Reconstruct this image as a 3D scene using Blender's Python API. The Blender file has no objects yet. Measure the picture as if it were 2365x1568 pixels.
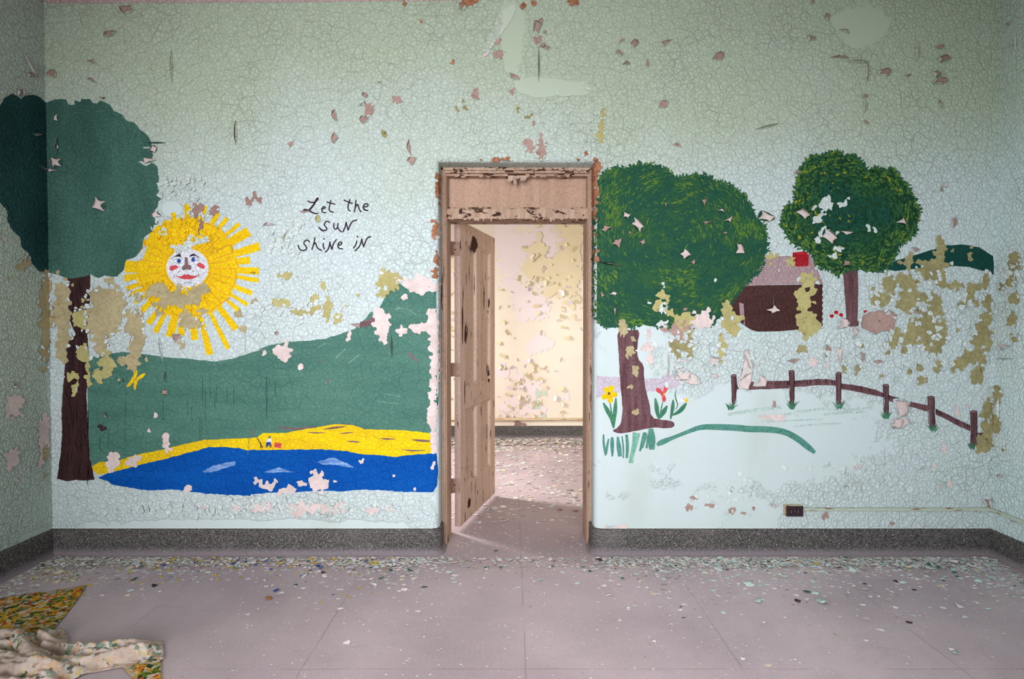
import bpy, bmesh, math, random
from mathutils import Vector, noise
from mathutils.geometry import delaunay_2d_cdt

R = random.Random(11)
scene = bpy.context.scene
scene.view_settings.view_transform = 'Standard'
scene.view_settings.look = 'None'
scene.view_settings.exposure = 0.0
COL = scene.collection

# ------------------------------------------------------------------ camera
PW, PH, F = 2365.0, 1568.0, 1400.0
D, PITCH = 4.0, math.radians(1.26)
H = 1.517
CAM = Vector((0, -D, H))
SP, CP = math.sin(PITCH), math.cos(PITCH)
cd = bpy.data.cameras.new('camera')
cam = bpy.data.objects.new('camera', cd)
COL.objects.link(cam)
cam.location = CAM
cam.rotation_euler = (math.pi / 2 - PITCH, 0, 0)
cd.sensor_fit = 'HORIZONTAL'
cd.sensor_width = 36.0
cd.lens = 36.0 * F / PW
cd.clip_start = 0.02
scene.camera = cam

def ray(px, py):
    u = (px - PW / 2) / F
    v = (PH / 2 - py) / F
    return Vector((u, CP + v * SP, -SP + v * CP))
def wallxz(px, py):                      # photograph position -> (X, Z) on the plane of the mural wall
    d = ray(px, py); t = D / d.y
    return (d.x * t, H + d.z * t)
def on_y(px, py, Y):
    d = ray(px, py); t = (Y + D) / d.y
    return Vector((d.x * t, Y, H + d.z * t))
def on_floor(px, py, z=0.0):
    d = ray(px, py); t = (z - H) / d.z
    return Vector((d.x * t, -D + d.y * t, z))

XL = wallxz(113, 700)[0]                 # left and right corners of the room
XR = wallxz(2296, 700)[0]
ZC = 3.80                                # ceiling height
DXL, DXR, RB = -0.485, 0.545, 0.045      # door reveal and its bullnose radius
ZT = on_y(1190, 386, 0.15).z             # head of the reveal
YF, YB = 0.15, 0.40                      # frame face, back face of the wall
FARY = 4.15                              # far wall of the next room

# ------------------------------------------------------------------ helpers
def lin(c):
    r = []
    for v in c[:3]:
        v /= 255.0
        r.append(v / 12.92 if v <= 0.04045 else ((v + 0.055) / 1.055) ** 2.4)
    return (r[0], r[1], r[2], 1.0)

def tag(o, label=None, cat=None, group=None, kind=None):
    if label: o['label'] = label
    if cat: o['category'] = cat
    if group: o['group'] = group
    if kind: o['kind'] = kind
    return o
def empty(name, loc=(0, 0, 0)):
    o = bpy.data.objects.new(name, None); COL.objects.link(o); o.location = loc
    o.empty_display_size = 0.05
    return o
def link(name, bm, mats, parent=None, smooth=False):
    me = bpy.data.meshes.new(name)
    bm.to_mesh(me); bm.free()
    if not isinstance(mats, (list, tuple)): mats = [mats]
    for m in mats: me.materials.append(m)
    if smooth:
        for p in me.polygons: p.use_smooth = True
    o = bpy.data.objects.new(name, me); COL.objects.link(o)
    if parent:
        o.parent = parent
        if parent.type == 'EMPTY':
            o.matrix_parent_inverse = PINV(parent)
    return o
def PINV(p):
    from mathutils import Matrix
    return Matrix.Translation(-p.location)
def sub(name, bm, mats, parent, smooth=False):
    return link(name, bm, mats, parent, smooth)

def add_box(bm, lo, hi, mi=0, bev=0.0):
    vs = [bm.verts.new((x, y, z)) for x in (lo[0], hi[0]) for y in (lo[1], hi[1]) for z in (lo[2], hi[2])]
    fs = [(0, 1, 3, 2), (4, 6, 7, 5), (0, 4, 5, 1), (2, 3, 7, 6), (0, 2, 6, 4), (1, 5, 7, 3)]
    out = []
    for f in fs:
        fc = bm.faces.new([vs[i] for i in f]); fc.material_index = mi; out.append(fc)
    if bev > 0:
        es = set()
        for f in out:
            for e in f.edges: es.add(e)
        bmesh.ops.bevel(bm, geom=list(es), offset=bev, segments=2, affect='EDGES', profile=0.5)
def add_quad(bm, a, b, c, d, mi=0):
    f = bm.faces.new([bm.verts.new(p) for p in (a, b, c, d)]); f.material_index = mi
    return f

def map_wall(X, Z, off):
    """a point of the picture plane of the mural wall -> point on the real shell (wall, corner walls, rounded reveal)"""
    if X < XL:
        t = XL / X
        return Vector((XL + off, -D + D * t, H + (Z - H) * t))
    if X > XR:
        t = XR / X
        return Vector((XR - off, -D + D * t, H + (Z - H) * t))
    for side in (-1, 1):
        e = DXL if side < 0 else DXR
        if Z < ZT and (X * side) < (e * side + RB) and X * side > 0.2:
            s0, s1 = 0.0, math.pi / 2
            tgt = abs(X) / D
            def xy(th): return (abs(e) + RB - RB * math.sin(th), RB - RB * math.cos(th))
            for _ in range(24):
                m = (s0 + s1) / 2
                a, y = xy(m)
                if a / (D + y) > tgt: s0 = m
                else: s1 = m
            th = s0
            a, y = xy(th)
            if th > math.pi / 2 - 0.001:
                a = abs(e); y = min(YF - 0.005, D * a / abs(X) - D)
            k = (D + y) / D
            return Vector((side * (a - off * math.sin(th)), y - off * math.cos(th), H + (Z - H) * k))
    return Vector((X, -off, Z))
def map_far(X, Z, off):                  # picture plane -> far wall of the next room
    k = (D + FARY) / D
    return Vector((X * k, FARY - off, H + (Z - H) * k))

COAT = [0]
CUTS = [XL, XR, DXL - RB, DXL - RB * .7, DXL - RB * .4, DXL - .015, DXR + RB, DXR + RB * .7, DXR + RB * .4, DXR + .015]
def wall_bm(polys, off, bm=None, mapper=map_wall, mi=0):
    """flat shapes given in photograph coordinates, laid as a skin of paint on the wall"""
    out = bm or bmesh.new()
    COAT[0] += 1; base_off = off + 3e-5 * (COAT[0] % 12)      # every coat of paint has its own thin height
    for i, poly in enumerate(polys):
        off = base_off + 1.5e-5 * (i % 4)
        b = bmesh.new()
        pts = [wallxz(*p) for p in poly]
        if len(pts) <= 4:
            try: b.faces.new([b.verts.new((x, 0, z)) for x, z in pts])
            except ValueError: b.free(); continue
        else:
            cv, _e, cf, *_r = delaunay_2d_cdt([Vector(q) for q in pts], [], [list(range(len(pts)))], 1, 1e-6)
            nvs = [b.verts.new((q[0], 0, q[1])) for q in cv]
            for f in cf:
                try: b.faces.new([nvs[i] for i in f])
                except ValueError: pass
        xs = [p[0] for p in pts]
        if mapper is map_wall:
            for c in CUTS:
                if min(xs) < c < max(xs):
                    bmesh.ops.bisect_plane(b, geom=b.verts[:] + b.edges[:] + b.faces[:], plane_co=(c, 0, 0), plane_no=(1, 0, 0))
        idx = {}
        for v in b.verts:
            # tiny nudge keeps a vertex lying on the corner line in the wall it belongs to
            idx[v] = out.verts.new(mapper(v.co.x, v.co.z, off))
        for f in b.faces:
            try:
                nf = out.faces.new([idx[v] for v in f.verts]); nf.material_index = mi
            except ValueError: pass
        b.free()
    return out
def paint(name, polys, mat, parent, off, mapper=map_wall):
    return link(name, wall_bm(polys, off, mapper=mapper), mat, parent)

def zoomed(x0, y0, s):
    return lambda pts: [(x0 + x / s, y0 + y / s) for x, y in pts]
def rough(poly, step, amp, seed=0, closed=True):
    r = random.Random(seed); out = []
    n = len(poly)
    for i in range(n if closed else n - 1):
        a, b = poly[i], poly[(i + 1) % n]
        L = math.hypot(b[0] - a[0], b[1] - a[1]); k = max(1, int(L / step))
        nx, ny = (-(b[1] - a[1]) / (L + 1e-6), (b[0] - a[0]) / (L + 1e-6))
        for j in range(k):
            t = j / k; d = r.uniform(-amp, amp) if j or amp < 2 else r.uniform(-amp, amp) * .4
            out.append((a[0] + (b[0] - a[0]) * t + nx * d, a[1] + (b[1] - a[1]) * t + ny * d))
    return out
def smooth_closed(poly, it=1):
    for _ in range(it):
        q = []
        for i in range(len(poly)):
            a, b = poly[i], poly[(i + 1) % len(poly)]
            q += [(a[0] * .75 + b[0] * .25, a[1] * .75 + b[1] * .25), (a[0] * .25 + b[0] * .75, a[1] * .25 + b[1] * .75)]
        poly = q
    return poly
def smooth_open(pts, it=2):
    for _ in range(it):
        q = [pts[0]]
        for a, b in zip(pts, pts[1:]):
            q += [tuple(u * .75 + v * .25 for u, v in zip(a, b)), tuple(u * .25 + v * .75 for u, v in zip(a, b))]
        q.append(pts[-1]); pts = q
    return pts
def stroke(pts, w=3.0, it=2):
    """a brush stroke as quads along a line; a third coordinate is the local width"""
    p3 = [(p[0], p[1], p[2] if len(p) > 2 else w) for p in pts]
    if it: p3 = smooth_open(p3, it)
    L, Rr = [], []
    for i, p in enumerate(p3):
        a = p3[max(0, i - 1)]; b = p3[min(len(p3) - 1, i + 1)]
        dx, dy = b[0] - a[0], b[1] - a[1]; l = math.hypot(dx, dy) + 1e-6
        nx, ny = -dy / l * p[2] / 2, dx / l * p[2] / 2
        L.append((p[0] + nx, p[1] + ny)); Rr.append((p[0] - nx, p[1] - ny))
    return [[L[i], L[i + 1], Rr[i + 1], Rr[i]] for i in range(len(p3) - 1)]
def ellipse(cx, cy, rx, ry, n=28, rot=0.0):
    c, s = math.cos(rot), math.sin(rot)
    return [(cx + rx * math.cos(a) * c - ry * math.sin(a) * s, cy + rx * math.cos(a) * s + ry * math.sin(a) * c)
            for a in [2 * math.pi * i / n for i in range(n)]]

def inside(p, poly):
    x, y = p; c = False; n = len(poly); j = n - 1
    for i in range(n):
        xi, yi = poly[i]; xj, yj = poly[j]
        if (yi > y) != (yj > y) and x < (xj - xi) * (y - yi) / (yj - yi) + xi: c = not c
        j = i
    return c
def edge_dist(p, poly):
    m = 1e9; n = len(poly)
    for i in range(n):
        a, b = poly[i], poly[(i + 1) % n]
        dx, dy = b[0] - a[0], b[1] - a[1]; t = max(0, min(1, ((p[0] - a[0]) * dx + (p[1] - a[1]) * dy) / (dx * dx + dy * dy + 1e-9)))
        m = min(m, math.hypot(p[0] - a[0] - dx * t, p[1] - a[1] - dy * t))
    return m
# ------------------------------------------------------------------ materials
class NT:
    def __init__(s, name):
        s.m = bpy.data.materials.new(name); s.m.use_nodes = True
        s.t = s.m.node_tree; s.t.nodes.clear()
        s.out = s.n('ShaderNodeOutputMaterial'); s.b = s.n('ShaderNodeBsdfPrincipled')
        s.t.links.new(s.b.outputs[0], s.out.inputs[0])
        s.b.inputs['Roughness'].default_value = .7
        s.b.inputs['Specular IOR Level'].default_value = .06
        s.pos = s.n('ShaderNodeNewGeometry').outputs['Position']
    def n(s, t, **k):
        x = s.t.nodes.new(t)
        for a, v in k.items(): setattr(x, a, v)
        return x
    def set(s, sock, v):
        if hasattr(v, 'is_output'): s.t.links.new(v, sock)
        else: sock.default_value = v
    def math(s, op, a, b=0.0, c=None, clamp=False):
        x = s.n('ShaderNodeMath', operation=op, use_clamp=clamp)
        s.set(x.inputs[0], a); s.set(x.inputs[1], b)
        if c is not None: s.set(x.inputs[2], c)
        return x.outputs[0]
    def mix(s, f, a, b, blend='MIX'):
        x = s.n('ShaderNodeMix', data_type='RGBA', blend_type=blend)
        s.set(x.inputs[0], f); s.set(x.inputs[6], a); s.set(x.inputs[7], b)
        return x.outputs[2]
    def noise(s, scale, detail=3, vec=None, rough=.55, dist=0.0):
        x = s.n('ShaderNodeTexNoise'); x.inputs['Scale'].default_value = scale
        x.inputs['Detail'].default_value = detail; x.inputs['Roughness'].default_value = rough
        x.inputs['Distortion'].default_value = dist
        s.set(x.inputs['Vector'], vec if vec is not None else s.pos)
        return x.outputs['Fac']
    def noisec(s, scale, detail=2, vec=None):
        x = s.n('ShaderNodeTexNoise'); x.inputs['Scale'].default_value = scale; x.inputs['Detail'].default_value = detail
        s.set(x.inputs['Vector'], vec if vec is not None else s.pos)
        return x.outputs['Color']
    def vor(s, scale, feature='F1', vec=None, out='Distance', rnd=1.0):
        x = s.n('ShaderNodeTexVoronoi', feature=feature); x.inputs['Scale'].default_value = scale
        x.inputs['Randomness'].default_value = rnd
        s.set(x.inputs['Vector'], vec if vec is not None else s.pos)
        return x.outputs[out]
    def scale(s, v, vec=None):
        x = s.n('ShaderNodeVectorMath', operation='MULTIPLY'); s.set(x.inputs[0], vec if vec is not None else s.pos)
        x.inputs[1].default_value = v
        return x.outputs[0]
    def step(s, v, a, b):                # smooth ramp a->b to 0..1
        x = s.n('ShaderNodeMapRange', interpolation_type='SMOOTHSTEP'); s.set(x.inputs[0], v)
        x.inputs[1].default_value = a; x.inputs[2].default_value = b
        x.inputs[3].default_value = 0; x.inputs[4].default_value = 1
        return x.outputs[0]
    def warp(s, amt, scale, vec=None):
        c = s.noisec(scale, 2, vec)
        x = s.n('ShaderNodeVectorMath', operation='SUBTRACT'); s.set(x.inputs[0], c); x.inputs[1].default_value = (.5, .5, .5)
        y = s.n('ShaderNodeVectorMath', operation='SCALE'); s.set(y.inputs[0], x.outputs[0]); y.inputs['Scale'].default_value = amt
        z = s.n('ShaderNodeVectorMath', operation='ADD'); s.set(z.inputs[0], vec if vec is not None else s.pos); s.set(z.inputs[1], y.outputs[0])
        return z.outputs[0]
    def sep(s):
        x = s.n('ShaderNodeSeparateXYZ'); s.set(x.inputs[0], s.pos)
        return x.outputs
    def bump(s, h, strength=.4, dist=.005):
        x = s.n('ShaderNodeBump'); x.inputs['Strength'].default_value = strength; x.inputs['Distance'].default_value = dist
        s.set(x.inputs['Height'], h)
        s.t.links.new(x.outputs[0], s.b.inputs['Normal'])
    def color(s, c): s.set(s.b.inputs['Base Color'], c)
    def rough(s, v): s.set(s.b.inputs['Roughness'], v)

SMOOTH = []                              # places where the paint film is not crazed (X, Z, rx, rz)
for (px, py, rx, ry) in [(1700, 1010, 340, 120), (1440, 960, 120, 240), (1560, 1180, 240, 60), (2345, 950, 45, 120), (760, 900, 230, 90), (1990, 60, 60, 55),
                         (1180, 80, 30, 80), (1270, 200, 90, 22), (40, 800, 60, 160), (560, 1215, 420, 16), (390, 480, 30, 20), (1060, 1000, 60, 300)]:
    X, Z = wallxz(px, py); SMOOTH.append((X, Z, rx / 350, ry / 350))

def crackle(t, fine=37.0, amount=1.0, smooth=False):
    """crazed paint film: returns crack mask and height"""
    w = t.warp(.022, 13)
    d1 = t.vor(fine, 'DISTANCE_TO_EDGE', w)
    d2 = t.vor(12.5, 'DISTANCE_TO_EDGE', w)
    reg = t.noise(2.1, 2)
    c1 = t.math('SUBTRACT', 1.0, t.step(d1, .01, .075))
    c2 = t.math('SUBTRACT', 1.0, t.step(d2, .004, .022))
    c1 = t.math('MULTIPLY', c1, t.math('MULTIPLY_ADD', t.step(reg, .35, .65), .3, .45))
    c2 = t.math('MULTIPLY', c2, t.math('MULTIPLY', t.step(reg, .5, .66), .85))
    c = t.math('MAXIMUM', c1, c2)
    h = t.math('ADD', t.math('MULTIPLY', t.step(d1, 0, .2), .5), t.math('MULTIPLY', t.step(d2, 0, .06), .6))
    if smooth:
        xyz = t.sep(); sm = None
        for (X, Z, rx, rz) in SMOOTH:
            a = t.math('MULTIPLY', t.math('SUBTRACT', xyz[0], X), 1 / rx); b = t.math('MULTIPLY', t.math('SUBTRACT', xyz[2], Z), 1 / rz)
            e = t.math('MULTIPLY_ADD', a, a, t.math('MULTIPLY', b, b))
            sm = e if sm is None else t.math('MINIMUM', sm, e)
        keep = t.step(t.math('MULTIPLY_ADD', t.noise(4.5, 5, rough=.65), 4.0, t.math('SUBTRACT', sm, 2.0)), .85, 1.15)
        c = t.math('MULTIPLY', c, keep); h = t.math('MULTIPLY', h, keep)
    return t.math('MULTIPLY', c, amount, clamp=True), h

def paint_mat(name, rgb, crack_rgb=(96, 88, 84), var=.12, amount=1.0, rough=.6, rgb2=None, streak=(2, 2, 9)):
    t = NT(name)
    n = t.noise(1.0, 4, t.scale(streak))
    c2 = rgb2 or tuple(max(0, v * (1 - var * 2)) for v in rgb)
    base = t.mix(t.step(n, .3, .72), lin(c2), lin(rgb))
    c, h = crackle(t, amount=amount)
    t.color(t.mix(t.math('MULTIPLY', c, .62), base, lin(crack_rgb)))
    t.rough(rough); t.bump(h, .7, .007)
    return t.m

# --- wall paint: aged mint emulsion, greener and yellower in blotches
def wall_mat(name, a=(203, 215, 216), b=(187, 199, 177)):
    t = NT(name)
    xyz = t.sep()
    up = t.step(t.math('ADD', xyz[2], t.math('MULTIPLY', t.math('SUBTRACT', t.noise(.9, 3), .5), 1.8)), 2.1, 3.3)
    base = t.mix(up, lin(a), lin(b))
    base = t.mix(t.math('MULTIPLY', t.step(t.noise(2.2, 4), .5, .75), .35), base, lin((190, 206, 196)))
    base = t.mix(t.math('MULTIPLY', t.step(t.noise(1.3, 5, t.scale((1.5, 1.5, .5))), .56, .75), .3), base, lin((178, 184, 168)))
    c, h = crackle(t, smooth=True)
    t.color(t.mix(t.math('MULTIPLY', c, .5), base, lin((100, 94, 88))))
    t.rough(.55); t.bump(h, .75, .007)
    return t.m
M = {}
M['wall'] = wall_mat('crazed mint wall paint')
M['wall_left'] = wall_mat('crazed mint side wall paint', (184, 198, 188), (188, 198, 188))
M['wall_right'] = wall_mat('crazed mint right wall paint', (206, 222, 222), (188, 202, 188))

def grit(name, a, b, scale=60, rough=.9, bump=.4, c=None, cthr=.62):
    t = NT(name)
    base = t.mix(t.step(t.noise(scale, 4), .35, .65), lin(a), lin(b))
    base = t.mix(t.math('MULTIPLY', t.step(t.noise(scale * .12, 3), .4, .7), .4), base, lin(tuple(v * .8 for v in a)))
    if c: base = t.mix(t.step(t.noise(scale * .5, 3), cthr, cthr + .08), base, lin(c))
    t.color(base); t.rough(rough); t.bump(t.noise(scale * 2, 3), bump, .002)
    return t.m
M['olive'] = grit('olive bare plaster', (146, 138, 98), (170, 160, 116), 50, c=(116, 106, 78))
M['beige'] = grit('beige bare plaster', (172, 158, 122), (188, 174, 138), 50, c=(148, 132, 100))
M['pale_olive'] = grit('pale olive undercoat', (176, 166, 110), (190, 180, 126), 40, c=(150, 138, 92))
M['pink'] = grit('pink bare plaster', (216, 196, 194), (228, 210, 206), 60, c=(200, 174, 170))
M['dusk_pink'] = grit('dusky pink plaster', (168, 138, 130), (182, 152, 144), 60, c=(140, 110, 102))
M['brown'] = grit('brown undercoat', (150, 118, 112), (166, 134, 126), 60)
M['rust'] = grit('orange brown brick showing through', (150, 98, 72), (184, 132, 104), 45, c=(120, 76, 58))
M['flake'] = wall_mat('loose mint flakes', (214, 222, 220), (198, 208, 192))
M['flake_back'] = grit('underside of paint flakes', (206, 184, 176), (190, 164, 156), 60)

# --- mural colours
M['tree_green'] = paint_mat('dark bottle green paint', (80, 120, 108), (40, 68, 60), rgb2=(60, 98, 88), streak=(3, 3, 1.5))
M['hill_green'] = paint_mat('flat sea green paint', (88, 130, 116), (50, 86, 76), rgb2=(76, 118, 106), amount=.8)
M['yellow'] = paint_mat('sunflower yellow paint', (250, 208, 26), (170, 120, 40), rgb2=(242, 196, 20))
M['shore'] = paint_mat('yellow bank paint', (246, 212, 20), (150, 120, 40), rgb2=(232, 190, 30))
M['orange'] = paint_mat('orange line paint', (240, 150, 50), rgb2=(226, 140, 60))
M['blue'] = paint_mat('royal blue paint', (10, 88, 176), (6, 50, 110), rgb2=(6, 78, 164), amount=.7)
M['white'] = paint_mat('white face paint', (232, 234, 242), (150, 146, 150), rgb2=(226, 228, 236))
M['wave'] = paint_mat('pale wave paint', (150, 180, 226), rgb2=(60, 120, 196), streak=(6, 6, 60))
M['ink'] = paint_mat('plum black lettering paint', (62, 50, 62), rgb2=(52, 42, 52), amount=.3)
M['black'] = paint_mat('black line paint', (44, 40, 50), amount=.2)
M['red'] = paint_mat('red paint', (222, 84, 92), rgb2=(214, 76, 84), amount=.6)
M['brick_red'] = paint_mat('bright red paint', (186, 34, 46), rgb2=(172, 28, 40), amount=.5)
M['eye_blue'] = paint_mat('blue eye paint', (56, 84, 176), amount=.4)
M['nose'] = paint_mat('mauve brown paint', (140, 106, 112), amount=.5)
M['bark_dark'] = paint_mat('dark plum bark paint', (72, 48, 50), (40, 26, 28), rgb2=(54, 34, 36), streak=(22, 22, 2))
M['bark'] = paint_mat('plum brown bark paint', (126, 92, 98), (66, 44, 50), rgb2=(92, 62, 66), streak=(26, 26, 2.4), amount=.6)
M['bark_line'] = paint_mat('black bark line paint', (36, 26, 30), amount=.3)
M['cabin'] = paint_mat('dark brown cabin paint', (82, 54, 52), (50, 32, 30), rgb2=(72, 46, 44))
M['roof'] = paint_mat('dusty mauve roof paint', (176, 150, 154), (120, 98, 100), rgb2=(164, 138, 142))
M['lilac'] = paint_mat('lilac path paint', (206, 194, 208), rgb2=(200, 188, 200), amount=.4)
M['leaf'] = paint_mat('leaf green paint', (64, 122, 96), (40, 80, 66), rgb2=(80, 136, 104), amount=.4)
M['stroke_green'] = paint_mat('sea green stroke paint', (74, 134, 122), (120, 160, 150), rgb2=(96, 150, 136), amount=.4, streak=(16, 16, 60))
M['light_stroke'] = paint_mat('thin pale green stroke paint', (150, 196, 178), rgb2=(112, 172, 150), amount=.3, streak=(50, 50, 6))
M['drip'] = paint_mat('dark green drip paint', (58, 100, 88), amount=.2)
M['tree_shaded'] = paint_mat('tree green darkened for the dim side wall', (46, 84, 86), (24, 44, 44), rgb2=(34, 66, 66), streak=(3, 3, 1.5))  # crown green darkened, the left wall's shade put into the colour
M['tree_light'] = paint_mat('faint light green brush marks', (84, 124, 108), rgb2=(66, 104, 92), amount=.6)
M['hill_light'] = paint_mat('faint pale scratches on the hill', (140, 172, 160), rgb2=(104, 146, 132), amount=.3)
M['wash'] = paint_mat('thin green wash', (184, 208, 202), rgb2=(200, 215, 213), amount=.5, streak=(10, 10, 60))
M['dark_hill'] = paint_mat('dark teal paint', (30, 76, 70), (16, 44, 42), rgb2=(24, 68, 62), amount=.6)
M['canopy'] = paint_mat('brushed leaf green paint', (52, 94, 60), (24, 54, 42), rgb2=(38, 84, 68), streak=(5, 5, 14))
M['canopy2'] = paint_mat('brushed moss green paint', (40, 76, 44), (20, 42, 30), rgb2=(26, 64, 50), streak=(7, 7, 7))
def dabm(name, a, b):
    t = NT(name); t.color(t.mix(t.step(t.noise(60, 3), .35, .65), lin(a), lin(b))); t.rough(.5); t.bump(t.noise(120, 2), .3, .002); return t.m
M['dab_yellow'] = dabm('yellow green leaf dabs', (98, 128, 46), (66, 104, 54))
M['dab_moss'] = dabm('moss leaf dabs', (54, 96, 56), (44, 86, 60))
M['dab_dark'] = dabm('deep green leaf dabs', (30, 76, 66), (36, 82, 64))
M['dab_gold'] = dabm('golden leaf dabs', (160, 152, 40), (128, 138, 46))
M['lip'] = M['flake_back']

# --- joinery
def wood_mat(name, a, b, dark=(70, 50, 40), thr=.64, stretch=(30, 30, 3)):
    t = NT(name)
    base = t.mix(t.step(t.noise(1.0, 4, t.scale((24, 24, 2))), .35, .68), lin(a), lin(b))
    flake = t.step(t.noise(1.0, 5, t.scale(stretch), rough=.65), thr, thr + .03)
    cr = t.math('SUBTRACT', 1.0, t.step(t.vor(1.0, 'DISTANCE_TO_EDGE', t.scale((70, 70, 26), t.warp(.01, 20))), .01, .06))
    base = t.mix(t.math('MULTIPLY', cr, .35), base, lin((120, 94, 80)))
    t.color(t.mix(flake, base, lin(dark))); t.rough(.7)
    t.bump(t.math('SUBTRACT', 1.0, t.math('ADD', flake, t.math('MULTIPLY', cr, .5))), .5, .004)
    return t.m
M['frame'] = wood_mat('peeling tan door frame paint', (196, 166, 146), (176, 146, 126), (92, 66, 52), .62)
M['head'] = wood_mat('flaking tan head paint', (192, 164, 144), (170, 142, 122), (66, 44, 34), .57, (12, 12, 22))
M['leaf_door'] = wood_mat('peeling tan door paint', (222, 194, 176), (206, 178, 160), (66, 46, 38), .615, (26, 26, 5))
M['door_edge'] = wood_mat('pinkish grey door edge', (186, 162, 152), (176, 152, 142), (90, 66, 58), .72)
M['transom'] = wood_mat('plain tan transom panel', (188, 156, 136), (178, 146, 126), (130, 104, 88), .8, (3, 3, 20))
M['hinge'] = wood_mat('rusty painted hinge', (172, 140, 124), (158, 126, 110), (96, 58, 42), .6, (30, 30, 30))
t = NT('curled tan paint'); t.color(t.mix(t.noise(30, 3), lin((206, 184, 166)), lin((170, 144, 126)))); t.rough(.8); M['tan_flake'] = t.m
t = NT('bare dark wood'); t.color(t.mix(t.noise(20, 3), lin((58, 38, 30)), lin((88, 60, 48)))); t.rough(.9); M['dark_wood'] = t.m

# --- terrazzo, floor
t = NT('dark terrazzo')
sp = t.vor(210, 'F1', out='Color')
g = t.n('ShaderNodeSeparateColor'); t.set(g.inputs[0], sp)
base = t.mix(t.step(g.outputs[0], .1, .9), lin((56, 54, 54)), lin((112, 107, 105)))
base = t.mix(t.step(g.outputs[1], .97, .99), base, lin((170, 164, 160)))
dust = t.step(t.sep()[2], .06, .0)
base = t.mix(t.math('MULTIPLY', dust, .75), base, lin((150, 138, 144)))
base = t.mix(t.math('MULTIPLY', t.step(t.noise(2.5, 4), .5, .75), .25), base, lin((140, 132, 132)))
t.color(base); t.rough(.5); M['terrazzo'] = t.m

t = NT('dusty lilac grey floor')
n1 = t.noise(.9, 5); n2 = t.noise(7, 5); n3 = t.noise(160, 2)
base = t.mix(t.step(n1, .3, .7), lin((176, 160, 165)), lin((205, 187, 192)))
base = t.mix(t.math('MULTIPLY', t.step(n2, .45, .75), .25), base, lin((170, 156, 160)))
base = t.mix(t.math('MULTIPLY', t.step(t.noise(1.7, 3), .58, .75), .3), base, lin((206, 184, 168)))
base = t.mix(t.math('MULTIPLY', t.step(n3, .58, .7), .5), base, lin((104, 94, 98)))
base = t.mix(t.math('MULTIPLY', t.step(t.noise(210, 2), .64, .72), .55), base, lin((226, 214, 212)))
xyz = t.sep(); seam = None
for ax, v in ((0, -.93), (0, .06), (0, 1.02), (0, 1.99), (0, -1.92), (1, -.21), (1, -1.35), (1, -2.3)):
    d = t.math('ABSOLUTE', t.math('SUBTRACT', t.math('ADD', xyz[ax], t.math('MULTIPLY', t.math('SUBTRACT', t.noise(5, 2), .5), .012)), v))
    k = t.math('SUBTRACT', 1.0, t.step(d, .0015, .006)); seam = k if seam is None else t.math('MAXIMUM', seam, k)
base = t.mix(t.math('MULTIPLY', seam, t.math('MULTIPLY', t.step(t.noise(3, 3), .35, .6), .32)), base, lin((104, 94, 98)))
sc = t.step(t.noise(1.0, 6, t.scale((2.5, 9, 1)), rough=.7), .60, .72)
base = t.mix(t.math('MULTIPLY', sc, .22), base, lin((120, 110, 116)))
t.color(base); t.rough(.75); t.bump(t.math('ADD', n3, t.noise(40, 3)), .25, .002); M['floor'] = t.m

t = NT('cream far room paint')
base = t.mix(t.step(t.noise(1.2, 3), .35, .7), lin((240, 230, 212)), lin((234, 220, 206)))
t.color(base); t.rough(.6); t.bump(t.noise(9, 4), .25, .01); M['cream'] = t.m
t = NT('pale pink far room plaster')
t.color(t.mix(t.noise(5, 3), lin((240, 228, 226)), lin((234, 220, 222)))); t.rough(.8); M['far_pink'] = t.m
t = NT('yellow cream curled paint')
t.color(t.mix(t.noise(6, 3), lin((234, 224, 188)), lin((228, 212, 180)))); t.rough(.6); M['far_yellow'] = t.m
t = NT('mint patch far room'); t.color(lin((200, 214, 196))); M['far_mint'] = t.m
t = NT('plain ceiling plaster'); t.color(t.mix(t.noise(3, 4), lin((206, 200, 192)), lin((190, 184, 178)))); M['ceiling'] = t.m
M['frieze'] = paint_mat('pink frieze paint', (206, 180, 178), (130, 104, 100), rgb2=(196, 170, 168))

# --- small fittings
t = NT('dark brown bakelite'); t.color(t.mix(t.noise(30, 3), lin((66, 50, 56)), lin((50, 38, 42)))); t.rough(.4); M['bakelite'] = t.m
t = NT('black socket'); t.color(lin((22, 18, 20))); t.rough(.35); M['socket'] = t.m
t = NT('worn cream painted steel')
t.color(t.mix(t.step(t.noise(18, 4), .5, .62), lin((206, 198, 168)), lin((150, 104, 72)))); t.rough(.6); M['box_side'] = t.m
t = NT('painted conduit with rust')
t.color(t.mix(t.step(t.noise(1, 4, t.scale((9, 9, 60))), .56, .66), lin((184, 194, 178)), lin((140, 96, 64)))); t.rough(.55); M['conduit'] = t.m
t = NT('cream conduit with rust')
t.color(t.mix(t.step(t.noise(1, 4, t.scale((6, 6, 60))), .5, .66), lin((226, 206, 176)), lin((180, 130, 90)))); t.rough(.55); M['conduit_far'] = t.m

def chip_mat(name, rgb):
    t = NT(name); t.color(t.mix(t.noise(30, 3), lin(rgb), lin(tuple(v * .92 for v in rgb)))); t.rough(.7); return t.m
CH = {k: chip_mat('chip ' + k, v) for k, v in dict(mint=(216, 234, 228), white=(250, 242, 242), pink=(240, 222, 218), cream=(232, 220, 194),
      grey=(176, 170, 166), green=(62, 110, 92), yellow=(222, 190, 60), blue=(56, 96, 176), brown=(84, 62, 60), orange=(200, 136, 84), dark=(60, 52, 52)).items()}

# ------------------------------------------------------------------ room shell
def struct(name, bm, mats, label, parent=None):
    o = link(name, bm, mats, parent); tag(o, label, None, None, 'structure'); return o

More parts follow.
